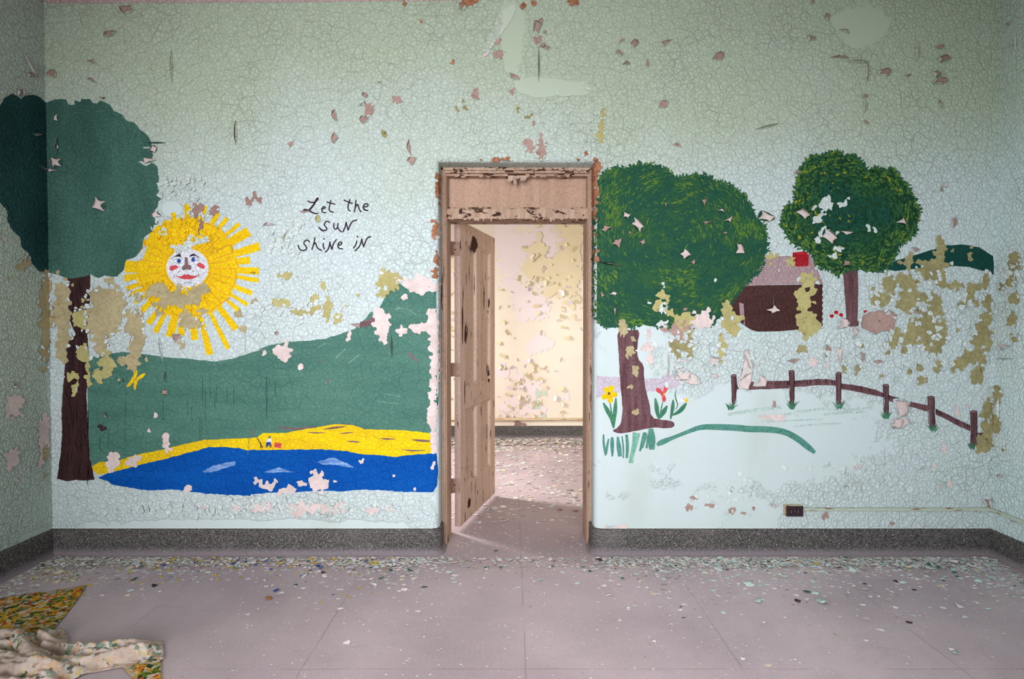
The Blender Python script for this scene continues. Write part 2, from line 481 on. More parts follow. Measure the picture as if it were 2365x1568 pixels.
YN = -6.2                                # the room runs on behind the viewpoint
bm = bmesh.new()
loops = []
prof = []
for i in range(9):
    th = math.pi / 2 * i / 8
    prof.append((RB - RB * math.sin(th), RB - RB * math.cos(th)))
prof += [(0, YF), (0, YB)]
for o, y in prof:
    loops.append([bm.verts.new(p) for p in ((DXL - o, y, 0), (DXL - o, y, ZT + o), (DXR + o, y, ZT + o), (DXR + o, y, 0))])
for a, b in zip(loops, loops[1:]):
    for k in range(3):
        f = bm.faces.new((a[k], a[k + 1], b[k + 1], b[k])); f.smooth = True
def wallface(y, o, flip=False):
    xs = (XL, DXL - o, DXR + o, XR)
    add_quad(bm, (XL, y, 0), (xs[1], y, 0), (xs[1], y, ZT + o), (XL, y, ZT + o))
    add_quad(bm, (xs[2], y, 0), (XR, y, 0), (XR, y, ZT + o), (xs[2], y, ZT + o))
    add_quad(bm, (XL, y, ZT + o), (XR, y, ZT + o), (XR, y, ZC), (XL, y, ZC))
wallface(0, RB); wallface(YB, 0)
wall_back = struct('wall_back', bm, M['wall'], 'crazed mint green wall carrying the mural and the doorway')

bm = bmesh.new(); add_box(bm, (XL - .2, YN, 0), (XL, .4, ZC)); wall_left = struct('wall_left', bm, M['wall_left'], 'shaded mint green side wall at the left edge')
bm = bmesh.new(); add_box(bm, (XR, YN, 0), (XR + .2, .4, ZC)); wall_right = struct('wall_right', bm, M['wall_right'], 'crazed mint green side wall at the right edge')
bm = bmesh.new(); add_box(bm, (-4.6, YN, -.1), (4.6, FARY + .3, 0)); floor = struct('floor', bm, M['floor'], 'dusty lilac grey floor running through the doorway')
bm = bmesh.new(); add_box(bm, (-4.6, YN, ZC), (4.6, FARY + .3, ZC + .1)); ceiling = struct('ceiling', bm, M['ceiling'], 'plain plaster ceiling above the mural room')
X2L, X2R = -2.6, 2.4
bm = bmesh.new(); add_box(bm, (X2L - .2, FARY, 0), (X2R + .2, FARY + .2, ZC)); wall_far = struct('wall_far', bm, M['cream'], 'cream peeling wall of the room beyond the doorway')
bm = bmesh.new(); add_box(bm, (X2R, .41, 0), (X2R + .15, FARY, ZC)); struct('wall_far_right', bm, M['cream'], 'right wall of the room beyond the doorway')
# left wall of the next room, with its window opening
bm = bmesh.new()
for lo, hi in (((.41, 0), (1.7, ZC)), ((2.9, 0), (FARY, ZC)), ((1.7, 0), (2.9, .9)), ((1.7, 2.9), (2.9, ZC))):
    add_box(bm, (X2L - .15, lo[0], lo[1]), (X2L, hi[0], hi[1]))
struct('wall_far_left', bm, M['cream'], 'left wall of the room beyond the doorway with a window opening')
# rear wall of the mural room with two tall window openings
bm = bmesh.new()
WX = [(-2.35, -.55), (.35, 2.15)]
xs = [XL, WX[0][0], WX[0][1], WX[1][0], WX[1][1], XR]
for i in range(0, 6, 2): add_box(bm, (xs[i], YN - .2, 0), (xs[i + 1], YN, ZC))
for a, b in WX:
    add_box(bm, (a, YN - .2, 0), (b, YN, .8)); add_box(bm, (a, YN - .2, 3.2), (b, YN, ZC))
struct('wall_front', bm, M['wall_left'], 'mint wall with two tall window openings behind the viewpoint')

# pink frieze band at the top left of the wall
p = [(108, 0), (108, 8), (400, 7), (700, 5), (900, 3), (1062, 2)]
pts = [wallxz(*q) for q in p[1:]]
bm = bmesh.new()
for a, b in zip(pts, pts[1:]):
    add_quad(bm, (a[0], -.002, a[1]), (b[0], -.002, b[1]), (b[0], -.002, ZC), (a[0], -.002, ZC))
a = wallxz(108, 8)
add_quad(bm, (XL + .002, 0, a[1]), (XL + .002, -1.5, a[1] + .0), (XL + .002, -1.5, ZC), (XL + .002, 0, ZC))
struct('trim_1', bm, M['frieze'], 'pink painted frieze band along the top left of the wall')

# terrazzo baseboards: profile swept along the wall foot and round the door reveal
BH = wallxz(1700, 1220)[1]
BPROF = [(0.004, BH), (.011, BH - .004), (.014, BH - .012), (.014, .06), (.017, .03), (.023, .012), (.034, .003), (.04, 0)]
def sweep(path, prof, name, label, mat=None):
    """path: list of (x, y, nx, ny)"""
    bm = bmesh.new(); rows = []
    for x, y, nx, ny in path:
        rows.append([bm.verts.new((x + nx * o, y + ny * o, z)) for o, z in prof])
    for a, b in zip(rows, rows[1:]):
        for k in range(len(prof) - 1):
            f = bm.faces.new((a[k], b[k], b[k + 1], a[k + 1])); f.smooth = True
        bm.faces.new([a[0], b[0], bm.verts.new(b[0].co + Vector((0, 0, 0))), ]) if False else None
    # top lip back to the wall
    for (x, y, nx, ny), (x2, y2, nx2, ny2) in zip(path, path[1:]):
        add_quad(bm, (x, y, BH), (x2, y2, BH), (x2 + nx2 * .004, y2 + ny2 * .004, BH), (x + nx * .004, y + ny * .004, BH))
    bmesh.ops.recalc_face_normals(bm, faces=bm.faces[:])
    return struct(name, bm, mat or M['terrazzo'], label)
s2 = .7071
def nose(side):
    e = DXL if side < 0 else DXR
    out = []
    for i in range(7):
        th = math.pi / 2 * i / 6
        out.append((e + side * (RB - RB * math.sin(th)), RB - RB * math.cos(th), -side * math.sin(th), -math.cos(th)))
    out.append((e, YF + .02, -side, 0))
    return out
sweep([(XL, 0, 1, -1)] + [(XL + .1, 0, 0, -1)] + nose(-1), BPROF, 'baseboard_back_left', 'dark speckled terrazzo baseboard under the sun mural, left of the door')
sweep(nose(1)[::-1] + [(XR - .1, 0, 0, -1), (XR, 0, -1, -1)], BPROF, 'baseboard_back_right', 'dark speckled terrazzo baseboard under the fence mural, right of the door')
sweep([(XL, YN, 1, 0), (XL, 0, 1, -1)], BPROF, 'baseboard_left', 'dark terrazzo baseboard along the left side wall')
sweep([(XR, YN, -1, 0), (XR, 0, -1, -1)], BPROF, 'baseboard_right', 'dark terrazzo baseboard along the right side wall')
sweep([(X2L, FARY, 0, -1), (X2R, FARY, 0, -1)], BPROF, 'baseboard_far', 'dark terrazzo baseboard in the room beyond the doorway')

for nm, x0, x1 in (('baseboard_back_left', XL, DXL - RB), ('baseboard_back_right', DXR + RB, XR)):
    bm = bmesh.new(); x = x0
    while x < x1 - .001:
        xn = min(x1, x + R.uniform(.03, .12)); h = R.uniform(.005, .011)
        add_quad(bm, (x, -.0035, BH - .001), (xn, -.0035, BH - .001), (xn, -.0035, BH + h), (x, -.0035, BH + R.uniform(.005, .011))); x = xn
    bmesh.ops.remove_doubles(bm, verts=bm.verts[:], dist=.0005)
    o = link('paint_edge', bm, M['flake'], bpy.data.objects[nm]); o['label'] = 'ragged pale paint line along the top of the baseboard'
# ------------------------------------------------------------------ door frame
fr = empty('trim_2', (DXL, YF, 0)); tag(fr, 'peeling tan wooden door frame with a solid transom panel', None, None, 'structure')
JI_L, JI_R = -.446, .519
Z507 = on_y(1190, 506, YF + .06).z; Z482 = on_y(1190, 482, YF + .06).z; Z408 = on_y(1190, 407, YF + .05).z
def jamb(x_out, x_in):
    bm = bmesh.new(); s = 1 if x_in > x_out else -1
    w = abs(x_in - x_out)
    def bx(a, b, y0, y1): add_box(bm, (min(a, b), y0, .0), (max(a, b), y1, ZT), bev=.0015)
    bx(x_out, x_out + s * w * .40, YF, YB + .03)
    bx(x_out + s * w * .38, x_out + s * w * .66, YF + .012, YB + .03)
    bx(x_out + s * w * .64, x_out + s * w * .88, YF + .03, YB + .03)
    bx(x_out + s * w * .86, x_in, YF + .07, YB + .03)
    return bm
sub('jamb', jamb(DXL, JI_L), M['frame'], fr); sub('jamb', jamb(DXR, JI_R), M['frame'], fr)
bm = bmesh.new()
add_box(bm, (DXL, YF, ZT - .020), (DXR, YB + .03, ZT), bev=.003)
add_box(bm, (DXL + .02, YF + .014, ZT - .036), (DXR - .02, YB + .03, ZT - .018), bev=.003)
add_box(bm, (JI_L - .01, YF + .04, Z408), (JI_R + .01, YB + .03, ZT - .034), bev=.004)
sub('head', bm, M['head'], fr)
bm = bmesh.new()
add_box(bm, (JI_L - .01, YF + .05, Z507), (JI_R + .01, YB + .03, Z482), bev=.004)
add_box(bm, (JI_L - .01, YF + .075, Z482 - .004), (JI_R + .01, YB, Z482 + .014), bev=.006)
sub('transom_rail', bm, M['head'], fr)
bm = bmesh.new()
add_box(bm, (JI_L - .005, YF + .12, Z482), (JI_R + .005, YF + .15, Z408 + .01))
sub('transom_panel', bm, M['transom'], fr)
# curls of paint hanging from the head and transom rail, dark gaps where it has let go
def curl_bm(items, seed=1):
    r = random.Random(seed); bm = bmesh.new()
    for (x, y, z, w, l) in items:
        a = r.uniform(-.4, .4); bend = r.uniform(.5, 1.6); rows = []
        for i in range(5):
            t = i / 4
            zz = z - l * t * (1 - .25 * t * bend * .5); yy = y - .006 - l * .55 * bend * t * t
            ww = w * (1 - .65 * t * r.uniform(.5, 1)); xo = a * l * t
            rows.append((bm.verts.new((x - ww / 2 + xo, yy, zz)), bm.verts.new((x + ww / 2 + xo, yy + r.uniform(-.004, .004), zz + r.uniform(-.004, .004)))))
        for p, q in zip(rows, rows[1:]):
            f = bm.faces.new((p[0], p[1], q[1], q[0])); f.smooth = True
    return bm
it = [(R.uniform(-.40, .47), YF + .05, Z408 + R.uniform(.0, .02), R.uniform(.015, .04), R.uniform(.015, .035)) for _ in range(18)]
it += [(.0, YF + .05, Z408 + .01, .05, .06), (.045, YF + .05, Z408 + .01, .05, .05), (.09, YF + .05, Z408 + .015, .06, .07), (.02, YF + .05, Z408, .03, .08)]
it += [(R.uniform(-.40, .47), YF + .004, ZT - .005 - R.uniform(0, .012), R.uniform(.014, .04), R.uniform(.006, .018)) for _ in range(22)]
o = sub('paint_curl', curl_bm(it, 3), M['tan_flake'], fr); o['kind'] = 'stuff'; o['label'] = 'tan paint curling off the head of the frame'
it = [(R.uniform(JI_L, JI_R), YF + .055, Z507 + .006, R.uniform(.008, .022), R.uniform(.008, .03)) for _ in range(26)]
o = sub('paint_curl', curl_bm(it, 5), M['tan_flake'], fr); o['kind'] = 'stuff'; o['label'] = 'ragged paint hanging under the transom rail'
bm = bmesh.new()
for x0, x1, z in ((.05, .23, ZT - .016), (.27, .36, ZT - .014), (-.34, -.30, ZT - .012), (.36, .42, ZT - .03), (-.05, .02, ZT - .027)):
    for k in range(int((x1 - x0) / .012)):
        x = x0 + k * .012; h = R.uniform(.003, .009)
        add_quad(bm, (x, YF - .0015, z - h), (x + .0125, YF - .0015, z - R.uniform(.003, .009)), (x + .0125, YF - .0015, z + R.uniform(.001, .004)), (x, YF - .0015, z + .003))
for x0, x1 in ((-.20, -.12), (-.03, .09), (.3, .37), (.12, .16)):
    for k in range(int((x1 - x0) / .012)):
        x = x0 + k * .012
        add_quad(bm, (x, YF + .0385, Z408 + .004), (x + .0125, YF + .0385, Z408 + .003), (x + .0125, YF + .0385, Z408 + .016 + R.uniform(0, .016)), (x, YF + .0385, Z408 + .016 + R.uniform(0, .016)))
sub('bare_wood', bm, M['dark_wood'], fr)['label'] = 'dark bare wood where paint has fallen away'

# ------------------------------------------------------------------ door leaf
A = Vector((on_y(1063, 800, .45).x, .45, 0))
Bp = Vector((on_y(1143, 800, 1.36).x, 1.36, 0))
dv = (Bp - A); LW = dv.length; dv.normalize(); nv = Vector((dv.y, -dv.x, 0))
Z0 = on_y(1063, 1217, .45).z; Z1 = on_y(1063, 508, .45).z; TH = .045
door = empty('door_1', (A.x, A.y, Z0)); tag(door, 'open tan wooden panel door with peeling paint hinged on the left', None, None, 'structure')
def dl(u, w, z):                         # door coordinates: along leaf, out of its visible face, up
    p = A + dv * u + nv * w
    return Vector((p.x, p.y, z))
def dbox(bm, u0, u1, w0, w1, z0, z1, mi=0, bev=.004):
    n0 = len(bm.verts); add_box(bm, (u0, w0, z0), (u1, w1, z1), mi, bev)
    bm.verts.ensure_lookup_table()
    for v in bm.verts[n0:]: v.co = dl(v.co.x, v.co.y, v.co.z)
def dpart(name, u0, u1, w0, w1, z0, z1, mat, bev=.004):
    bm = bmesh.new(); 
    add_box(bm, (u0, w0, z0), (u1, w1, z1), 0, bev)
    for v in bm.verts: v.co = dl(v.co.x, v.co.y, v.co.z)
    return sub(name, bm, mat, door)
S = .13
zA = Z0 + .27; zB = Z0 + .86; zC = Z0 + 1.02; zD = Z1 - .14
dpart('stile', 0, S, -TH, 0, Z0, Z1, [M['leaf_door']]); dpart('stile', LW - S, LW, -TH, 0, Z0, Z1, M['leaf_door'])
cm = LW / 2
dpart('stile', cm - .055, cm + .055, -TH, -.001, zA, zB, M['leaf_door'])
dpart('stile', cm - .055, cm + .055, -TH, -.001, zC, zD, M['leaf_door'])
dpart('rail', S, LW - S, -TH, -.0005, Z0, zA, M['leaf_door'])
dpart('rail', S, LW - S, -TH, -.0005, zB, zC, M['leaf_door'])
dpart('rail', S, LW - S, -TH, -.0005, zD, Z1, M['leaf_door'])
for u0, u1 in ((S, cm - .055), (cm + .055, LW - S)):
    for z0, z1 in ((zA, zB), (zC, zD)):
        bm = bmesh.new()
        # recessed panel with a bevelled moulding round it
        m = .025
        def P(u, w, z): return bm.verts.new(dl(u, w, z))
        o4 = [P(u0, -.002, z0), P(u1, -.002, z0), P(u1, -.002, z1), P(u0, -.002, z1)]
        a4 = [P(u0 + m * .5, -.006, z0 + m * .5), P(u1 - m * .5, -.006, z0 + m * .5), P(u1 - m * .5, -.006, z1 - m * .5), P(u0 + m * .5, -.006, z1 - m * .5)]
        i4 = [P(u0 + m, -.022, z0 + m), P(u1 - m, -.022, z0 + m), P(u1 - m, -.022, z1 - m), P(u0 + m, -.022, z1 - m)]
        b4 = [P(u0, -.040, z0), P(u1, -.040, z0), P(u1, -.040, z1), P(u0, -.040, z1)]
        for q, w in ((o4, a4), (a4, i4), (b4, o4)):
            for k in range(4): bm.faces.new((q[k], q[(k + 1) % 4], w[(k + 1) % 4], w[k]))
        bm.faces.new(i4); bm.faces.new(b4)
        sub('panel', bm, M['leaf_door'], door)
# the pinkish edge seen beside the hinges
bm = bmesh.new(); add_box(bm, (-.002, -TH + .001, Z0 + .002), (.0005, -.001, Z1 - .002), 0, 0)
for v in bm.verts: v.co = dl(v.co.x, v.co.y, v.co.z)
sub('hinge_edge', bm, M['door_edge'], door)
# holes and worn-through wood on the face
def blotch(cu, cz, ru, rz, seed, w=.0015):
    r = random.Random(seed); n = 14
    return [dl(cu + ru * math.cos(2 * math.pi * i / n) * r.uniform(.5, 1), w, cz + rz * math.sin(2 * math.pi * i / n) * r.uniform(.6, 1)) for i in range(n)]
for k, (u, z, ru, rz) in enumerate([(.34, Z1 - .13, .10, .075), (.05, Z0 + 1.50, .02, .20), (.12, Z0 + 1.42, .03, .10), (.60, Z0 + 1.72, .015, .14),
                                    (.34, Z0 + 1.82, .012, .1), (.10, Z0 + .98, .012, .12), (.74, Z0 + 1.02, .03, .02), (.2, Z0 + .12, .05, .05), (.65, Z0 + 1.9, .01, .05),
                                    (.52, Z0 + .80, .01, .05), (.68, Z0 + .6, .01, .08), (.8, Z0 + .55, .01, .05), (.9, Z0 + .8, .012, .04), (.14, Z0 + 1.85, .01, .06)]):
    bm = bmesh.new(); bm.faces.new([bm.verts.new(p) for p in blotch(u, z, ru, rz, k)])
    sub('bare_wood', bm, M['dark_wood'], door)['label'] = 'dark split of bare wood on the door face'
for py0, py1 in ((558, 590), (838, 869), (1105, 1138)):
    z0 = on_y(1050, py1, .44).z; z1 = on_y(1050, py0, .44).z
    bm = bmesh.new()
    x0 = JI_L - .002; x1 = on_y(1061, 800, .43).x
    add_box(bm, (x0, .436, z0), (x1, .442, z1), 0, .001)
    kn = bmesh.ops.create_cone(bm, segments=12, radius1=.008, radius2=.008, depth=z1 - z0, cap_ends=True)['verts']
    for v in kn: v.co += Vector((x0 + .008, .432, (z0 + z1) / 2))
    for sz in (.2, .5, .8):
        sv = bmesh.ops.create_uvsphere(bm, u_segments=8, v_segments=6, radius=.004)['verts']
        for v in sv: v.co += Vector((x1 - .014, .436, z0 + (z1 - z0) * sz))
    sub('hinge', bm, M['hinge'], door)

# ------------------------------------------------------------------ mural, left of the door
def thing(name, label, cat, px, py, group=None):
    X, Z = wallxz(px, py)
    o = empty(name, (X, 0, Z)); tag(o, label, cat, group); return o

zt = zoomed(0, 180, 3.135)
tree = thing('painted_tree', 'dark green scalloped tree with plum trunk painted across the left corner', 'painted tree', 175, 1110)
crown = zt([(-80, 240), (0, 205), (25, 150), (60, 128), (90, 112), (150, 155), (180, 128), (240, 120), (290, 142), (330, 180), (380, 162), (440, 152), (480, 158), (495, 195), (540, 195),
            (540, 162), (580, 175), (590, 152), (650, 152), (670, 180), (700, 186), (730, 165), (790, 190), (825, 240), (880, 262), (920, 312), (975, 325), (1015, 375), (1065, 410), (1095, 470),
            (1100, 500), (1040, 498), (1035, 510), (1095, 515), (1112, 560), (1090, 600), (1000, 605), (1060, 640), (1100, 612), (1138, 640), (1152, 720), (1140, 780), (1158, 840),
            (1142, 930), (1105, 975), (1125, 1040), (1095, 1115), (1045, 1155), (1030, 1230), (980, 1300), (912, 1318), (895, 1390), (850, 1435), (800, 1440), (760, 1430),
            (710, 1450), (660, 1422), (600, 1440), (540, 1452), (480, 1450), (430, 1430), (370, 1412), (330, 1408), (270, 1395), (230, 1340), (205, 1270), (155, 1225), (140, 1150), (85, 1100),
            (52, 1030), (48, 960), (0, 905), (-80, 840)])
bm = wall_bm([rough(crown, 6, .8, 4)], .0022)
r = random.Random(31)
for k in range(46):
    x, y = r.choice(((r.uniform(140, 240), r.uniform(240, 262)), (r.uniform(260, 345), r.uniform(380, 490)), (r.uniform(300, 350), r.uniform(430, 520)), (r.uniform(145, 200), r.uniform(330, 480))))
    a = r.uniform(1.2, 1.8) if y > 300 else r.uniform(-.3, .3); l = r.uniform(8, 26)
    if inside((x, y), crown) and edge_dist((x, y), crown) > 14:
        wall_bm(stroke([(x, y, .5), (x + .5 * l * math.cos(a), y - .5 * l * math.sin(a), 2.0), (x + l * math.cos(a) + 2, y - l * math.sin(a), .5)], 2, 1), .0025, bm, mi=1)
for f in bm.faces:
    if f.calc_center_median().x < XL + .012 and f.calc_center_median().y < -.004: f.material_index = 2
sub('crown', bm, [M['tree_green'], M['tree_light'], M['tree_shaded']], tree)
zk = zoomed(0, 600, 2.85)
trunk = zk([(443, 105), (595, 100), (592, 300), (580, 500), (582, 700), (570, 900), (580, 1100), (593, 1300), (622, 1445), (560, 1452), (500, 1448), (440, 1455), (376, 1440), (398, 1300), (410, 1150), (406, 1000),
            (420, 800), (434, 650), (438, 560), (500, 490), (450, 380), (443, 250)])
bm = wall_bm([rough(trunk, 6, .7, 8)], .0020)
r = random.Random(5); ls = []
for k in range(46):
    y = r.uniform(640, 1080); x = r.uniform(153, 208); l = r.uniform(20, 60)
    lo = 148 + max(0, (760 - y)) * .08; x = max(lo + 3, min(204, x))
    ls += stroke([(x, y, .6), (x + r.uniform(-5, 5), y + l * .5, 2.6), (x + r.uniform(-6, 6), y + l, .6)], 2, 1)
wall_bm(ls, .0026, bm, mi=1); sub('trunk', bm, [M['bark_dark'], M['bark_line']], tree)

# sun
SX, SY = 433.3, 619.0
sun = thing('painted_sun', 'yellow painted sun with a smiling white face and blocky rays', 'painted sun', SX, SY)
zs = zoomed(270, 440, 3.919)
disc = []
for i in range(90):
    a = 2 * math.pi * i / 90; rr = 116 + 3 * math.sin(i * 1.7) + 2 * math.cos(i * .9)
    if 3.3 < a < 3.75: rr = 104
    disc.append((SX + rr * math.cos(a), SY + rr * math.sin(a)))
rays = [(1283, 730, 66), (1282, 815, 42), (1222, 930, 48), (1185, 1035, 34), (1105, 1085, 40), (1082, 1255, 60), (1008, 1430, 44), (842, 1485, 62), (705, 1352, 66), (580, 1315, 66), (478, 1325, 78),
        (348, 1285, 48), (285, 1205, 52), (215, 1095, 56), (160, 1015, 30), (122, 945, 44), (85, 890, 44), (66, 795, 60), (72, 688, 112), (240, 458, 62), (340, 345, 50), (445, 270, 46), (505, 200, 42),
        (638, 122, 60), (800, 140, 46), (915, 200, 48), (1000, 248, 40), (1108, 302, 38), (1195, 368, 92), (1292, 505, 76), (1203, 630, 66)]
for k, (x, y, w) in enumerate(rays):
    ex, ey = zs([(x, y)])[0]; w /= 3.919
    dx, dy = ex - SX, ey - SY; l = math.hypot(dx, dy); dx /= l; dy /= l
    nx, ny = -dy, dx; s = 98; w0 = w * .8
    q = [(SX + dx * s + nx * w0 / 2, SY + dy * s + ny * w0 / 2), (ex + nx * w / 2, ey + ny * w / 2), (ex - nx * w / 2, ey - ny * w / 2), (SX + dx * s - nx * w0 / 2, SY + dy * s - ny * w0 / 2)]
    sub('ray', wall_bm([rough(q, 7, .8, k)], .0009 + .00003 * k if k % 2 else .0011 - .00001 * k), M['yellow'], sun)
ol = []
ring = [(SX + (114 + R.uniform(-6, 6)) * math.cos(a), SY + (114 + R.uniform(-6, 6)) * math.sin(a)) for a in [2 * math.pi * i / 40 for i in range(41)]]
for i in range(40):
    if R.random() < .75: ol += stroke([ring[i], ring[i + 1]], 1.5, 0)
for i in range(34):
    a = 2 * math.pi * (i + .3 * R.random()) / 34
    if .9 < a < 2.4 and R.random() < .5: continue
    ol += stroke([(SX + 56 * math.cos(a), SY + 54 * math.sin(a)), (SX + R.uniform(95, 114) * math.cos(a + R.uniform(-.04, .04)), SY + R.uniform(95, 114) * math.sin(a))], 1.3, 0)
ol += stroke([(SX + 53 * math.cos(a), SY + 49 * math.sin(a)) for a in [2 * math.pi * i / 40 for i in range(41)]], 1.2, 0)
bm = wall_bm([disc], .0014); wall_bm(ol, .0020, bm, mi=1); sub('sun_disc', bm, [M['yellow'], M['orange']], sun)
zf = zoomed(360, 550, 12.06)
face = sub('face', wall_bm([ellipse(433.4, 619.0, 48.9, 44.5, 40)], .0024), M['white'], sun)
def ff(name, polys, m, off=.0030):
    return link(name, wall_bm(polys, off), M[m], face)
ff('eyebrow', [zf([(385, 575), (450, 555), (520, 510), (600, 460), (680, 420), (715, 525), (600, 515), (530, 520), (450, 570)])], 'ink')
ff('eyebrow', [zf([(930, 525), (965, 470), (1040, 430), (1090, 445), (1150, 485), (1225, 525), (1180, 527), (1110, 490), (1020, 500)])], 'ink')
ff('eye', [zf(ellipse(650, 635, 58, 58, 18))], 'eye_blue'); ff('eye', [zf(ellipse(1045, 600, 50, 66, 18))], 'eye_blue')
ff('pupil', [zf(ellipse(645, 640, 16, 16, 10))], 'black', .0034); ff('pupil', [zf(ellipse(1042, 592, 14, 14, 10))], 'black', .0034)
ff('nose', [zf([(820, 520), (890, 540), (900, 640), (910, 740), (960, 750), (990, 770), (1000, 840), (965, 890), (920, 882), (870, 868), (800, 885), (760, 902), (730, 850), (745, 785), (800, 745), (810, 650)])], 'nose')
ff('cheek', [zf([(385, 800), (440, 765), (570, 750), (640, 805), (590, 850), (510, 880), (460, 915), (395, 895)])], 'red')
ff('cheek', [zf([(1140, 760), (1170, 705), (1240, 680), (1340, 740), (1385, 800), (1335, 865), (1230, 825)])], 'red')
ff('mouth', [zf([(540, 1030), (640, 1065), (730, 1060), (800, 1000), (860, 1025), (910, 1005), (980, 1040), (1080, 1050), (1200, 1030), (1120, 1090), (1020, 1140), (930, 1150), (760, 1145), (680, 1110), (600, 1085)])], 'red')
for nm, s_ in (('chin_line', [(780, 1270), (815, 1240), (890, 1232), (970, 1245), (1000, 1270)]), ('smile_line', [(625, 960), (690, 905)]), ('smile_line', [(1010, 900), (1070, 945)]), ('mouth_corner', [(520, 1100), (512, 1055), (530, 1035)]), ('mouth_corner', [(1180, 990), (1215, 1030), (1200, 1078)])):
    ff(nm, stroke(zf(s_), 1.0, 2), 'black', .0032)
for i in range(8):
    x = 480 + i * 34
    for a, b, w_ in (((x, 620 - i * 8), (x + 14, 590 - i * 8), .7), ((500 + i * 28, 672 + i * 5), (514 + i * 28, 686 + i * 3), .9), ((1050 + i * 24, 540 + i * 5), (1064 + i * 22, 512 + i * 5), .8), ((1090 + i * 16, 650 - i * 5), (1098 + i * 16, 632 - i * 5), .8)):
        ff('eyelash', stroke(zf([a, b]), w_, 0), 'black', .0032)
sg = []
for ss_ in (([(1203, 742), (1252, 739)], [(1222, 741), (1220, 752)]), ([(1232, 735), (1238, 760)], [(1252, 736), (1251, 760)], [(1236, 750), (1252, 748)])):
    sub('initial', wall_bm(sum([stroke(zs(q), .9, 0) for q in ss_], []), .0022), M['black'], sun)

# lettering
zl = zoomed(640, 430, 8.254)
lett = thing('mural_lettering', 'hand painted words Let the sun shine in beside the sun', 'lettering', 775, 520)
WORDS = [
 ('Let', [[(590, 285), (640, 310), (700, 312), (745, 290), (778, 255), (785, 232), (768, 222), (750, 245), (735, 290, 34), (690, 370, 36), (620, 450, 40)], [(520, 458, 50), (560, 462, 56), (600, 468, 36), (650, 490, 28), (720, 525, 28), (788, 518, 18)],
          [(860, 435), (905, 425), (925, 405), (905, 390), (870, 400), (850, 440), (855, 480), (880, 505), (928, 503)], [(1025, 272), (1000, 380), (990, 440), (1010, 485), (1068, 495)], [(952, 302), (1030, 325), (1102, 344)]]),
 ('the', [[(1388, 258), (1360, 340), (1350, 420), (1365, 460), (1397, 472)], [(1278, 266), (1350, 300), (1432, 328)], [(1503, 270), (1495, 380), (1473, 486)], [(1495, 400), (1530, 340), (1550, 370), (1560, 430), (1597, 488)],
          [(1650, 395), (1720, 390), (1742, 350), (1700, 328), (1650, 360), (1640, 410), (1670, 455, 34), (1730, 466)]]),
 ('sun', [[(998, 690), (960, 662), (915, 690), (895, 740), (930, 775), (955, 810), (930, 845), (870, 850, 34), (820, 815, 34), (792, 772, 14)], [(1085, 712), (1078, 780), (1095, 820), (1130, 820), (1155, 780), (1162, 710)], [(1155, 780), (1180, 830), (1228, 870)],
          [(1258, 868), (1300, 780), (1318, 688)], [(1318, 688), (1340, 790), (1355, 838)], [(1355, 838), (1395, 730), (1440, 665), (1515, 646)]]),
 ('shine', [[(618, 1062), (580, 1022), (530, 1040), (505, 1090), (540, 1130), (570, 1180), (540, 1225), (470, 1228), (420, 1190), (402, 1130)], [(720, 985), (705, 1080), (668, 1203)], [(695, 1120), (730, 1070), (745, 1110), (765, 1180), (845, 1224)],
            [(885, 1092), (878, 1150), (902, 1197)], [(892, 1000), (900, 1008)], [(922, 1258), (980, 1200), (1000, 1120), (1010, 1068)], [(1005, 1068), (1025, 1150), (1045, 1203)], [(1045, 1203), (1075, 1090), (1128, 1020)],
            [(1160, 1130), (1220, 1115), (1242, 1080), (1210, 1058), (1170, 1090), (1155, 1150), (1190, 1195), (1248, 1194)]]),
 ('in', [[(1520, 1050), (1500, 1120), (1458, 1178)], [(1530, 955), (1534, 970)], [(1488, 1228), (1560, 1170), (1600, 1080), (1615, 1006)], [(1615, 1006), (1630, 1090), (1650, 1155)], [(1650, 1155), (1690, 1040), (1730, 975), (1782, 964)]])]
SPLIT = {'Let': (2, 1, 2), 'the': (2, 2, 1), 'sun': (1, 2, 3), 'shine': (1, 2, 2, 3, 1), 'in': (2, 3)}
for w, ss in WORDS:
    wo = empty('word'); wo.parent = lett; wo.matrix_parent_inverse = PINV(lett); wo['label'] = 'painted word ' + w
    k = 0
    for cnt in SPLIT[w]:
        ps = []; dot = []
        for s_ in ss[k:k + cnt]:
            q = [(640 + p[0] / 8.254, 430 + p[1] / 8.254, (p[2] if len(p) > 2 else 25) / 8.254) for p in s_]
            tgt = ps if math.hypot(q[0][0] - q[-1][0], q[0][1] - q[-1][1]) > 3.5 or len(q) > 2 else dot
            tgt += stroke(q, 3, 2)
            for e in (q[0], q[-1]): tgt.append(ellipse(e[0], e[1], e[2] * .5, e[2] * .5, 8))
        k += cnt
        o = link('letter', wall_bm(ps, .0016), M['ink']); o.parent = wo
        if dot: o = link('letter_dot', wall_bm(dot, .0016), M['ink']); o.parent = wo

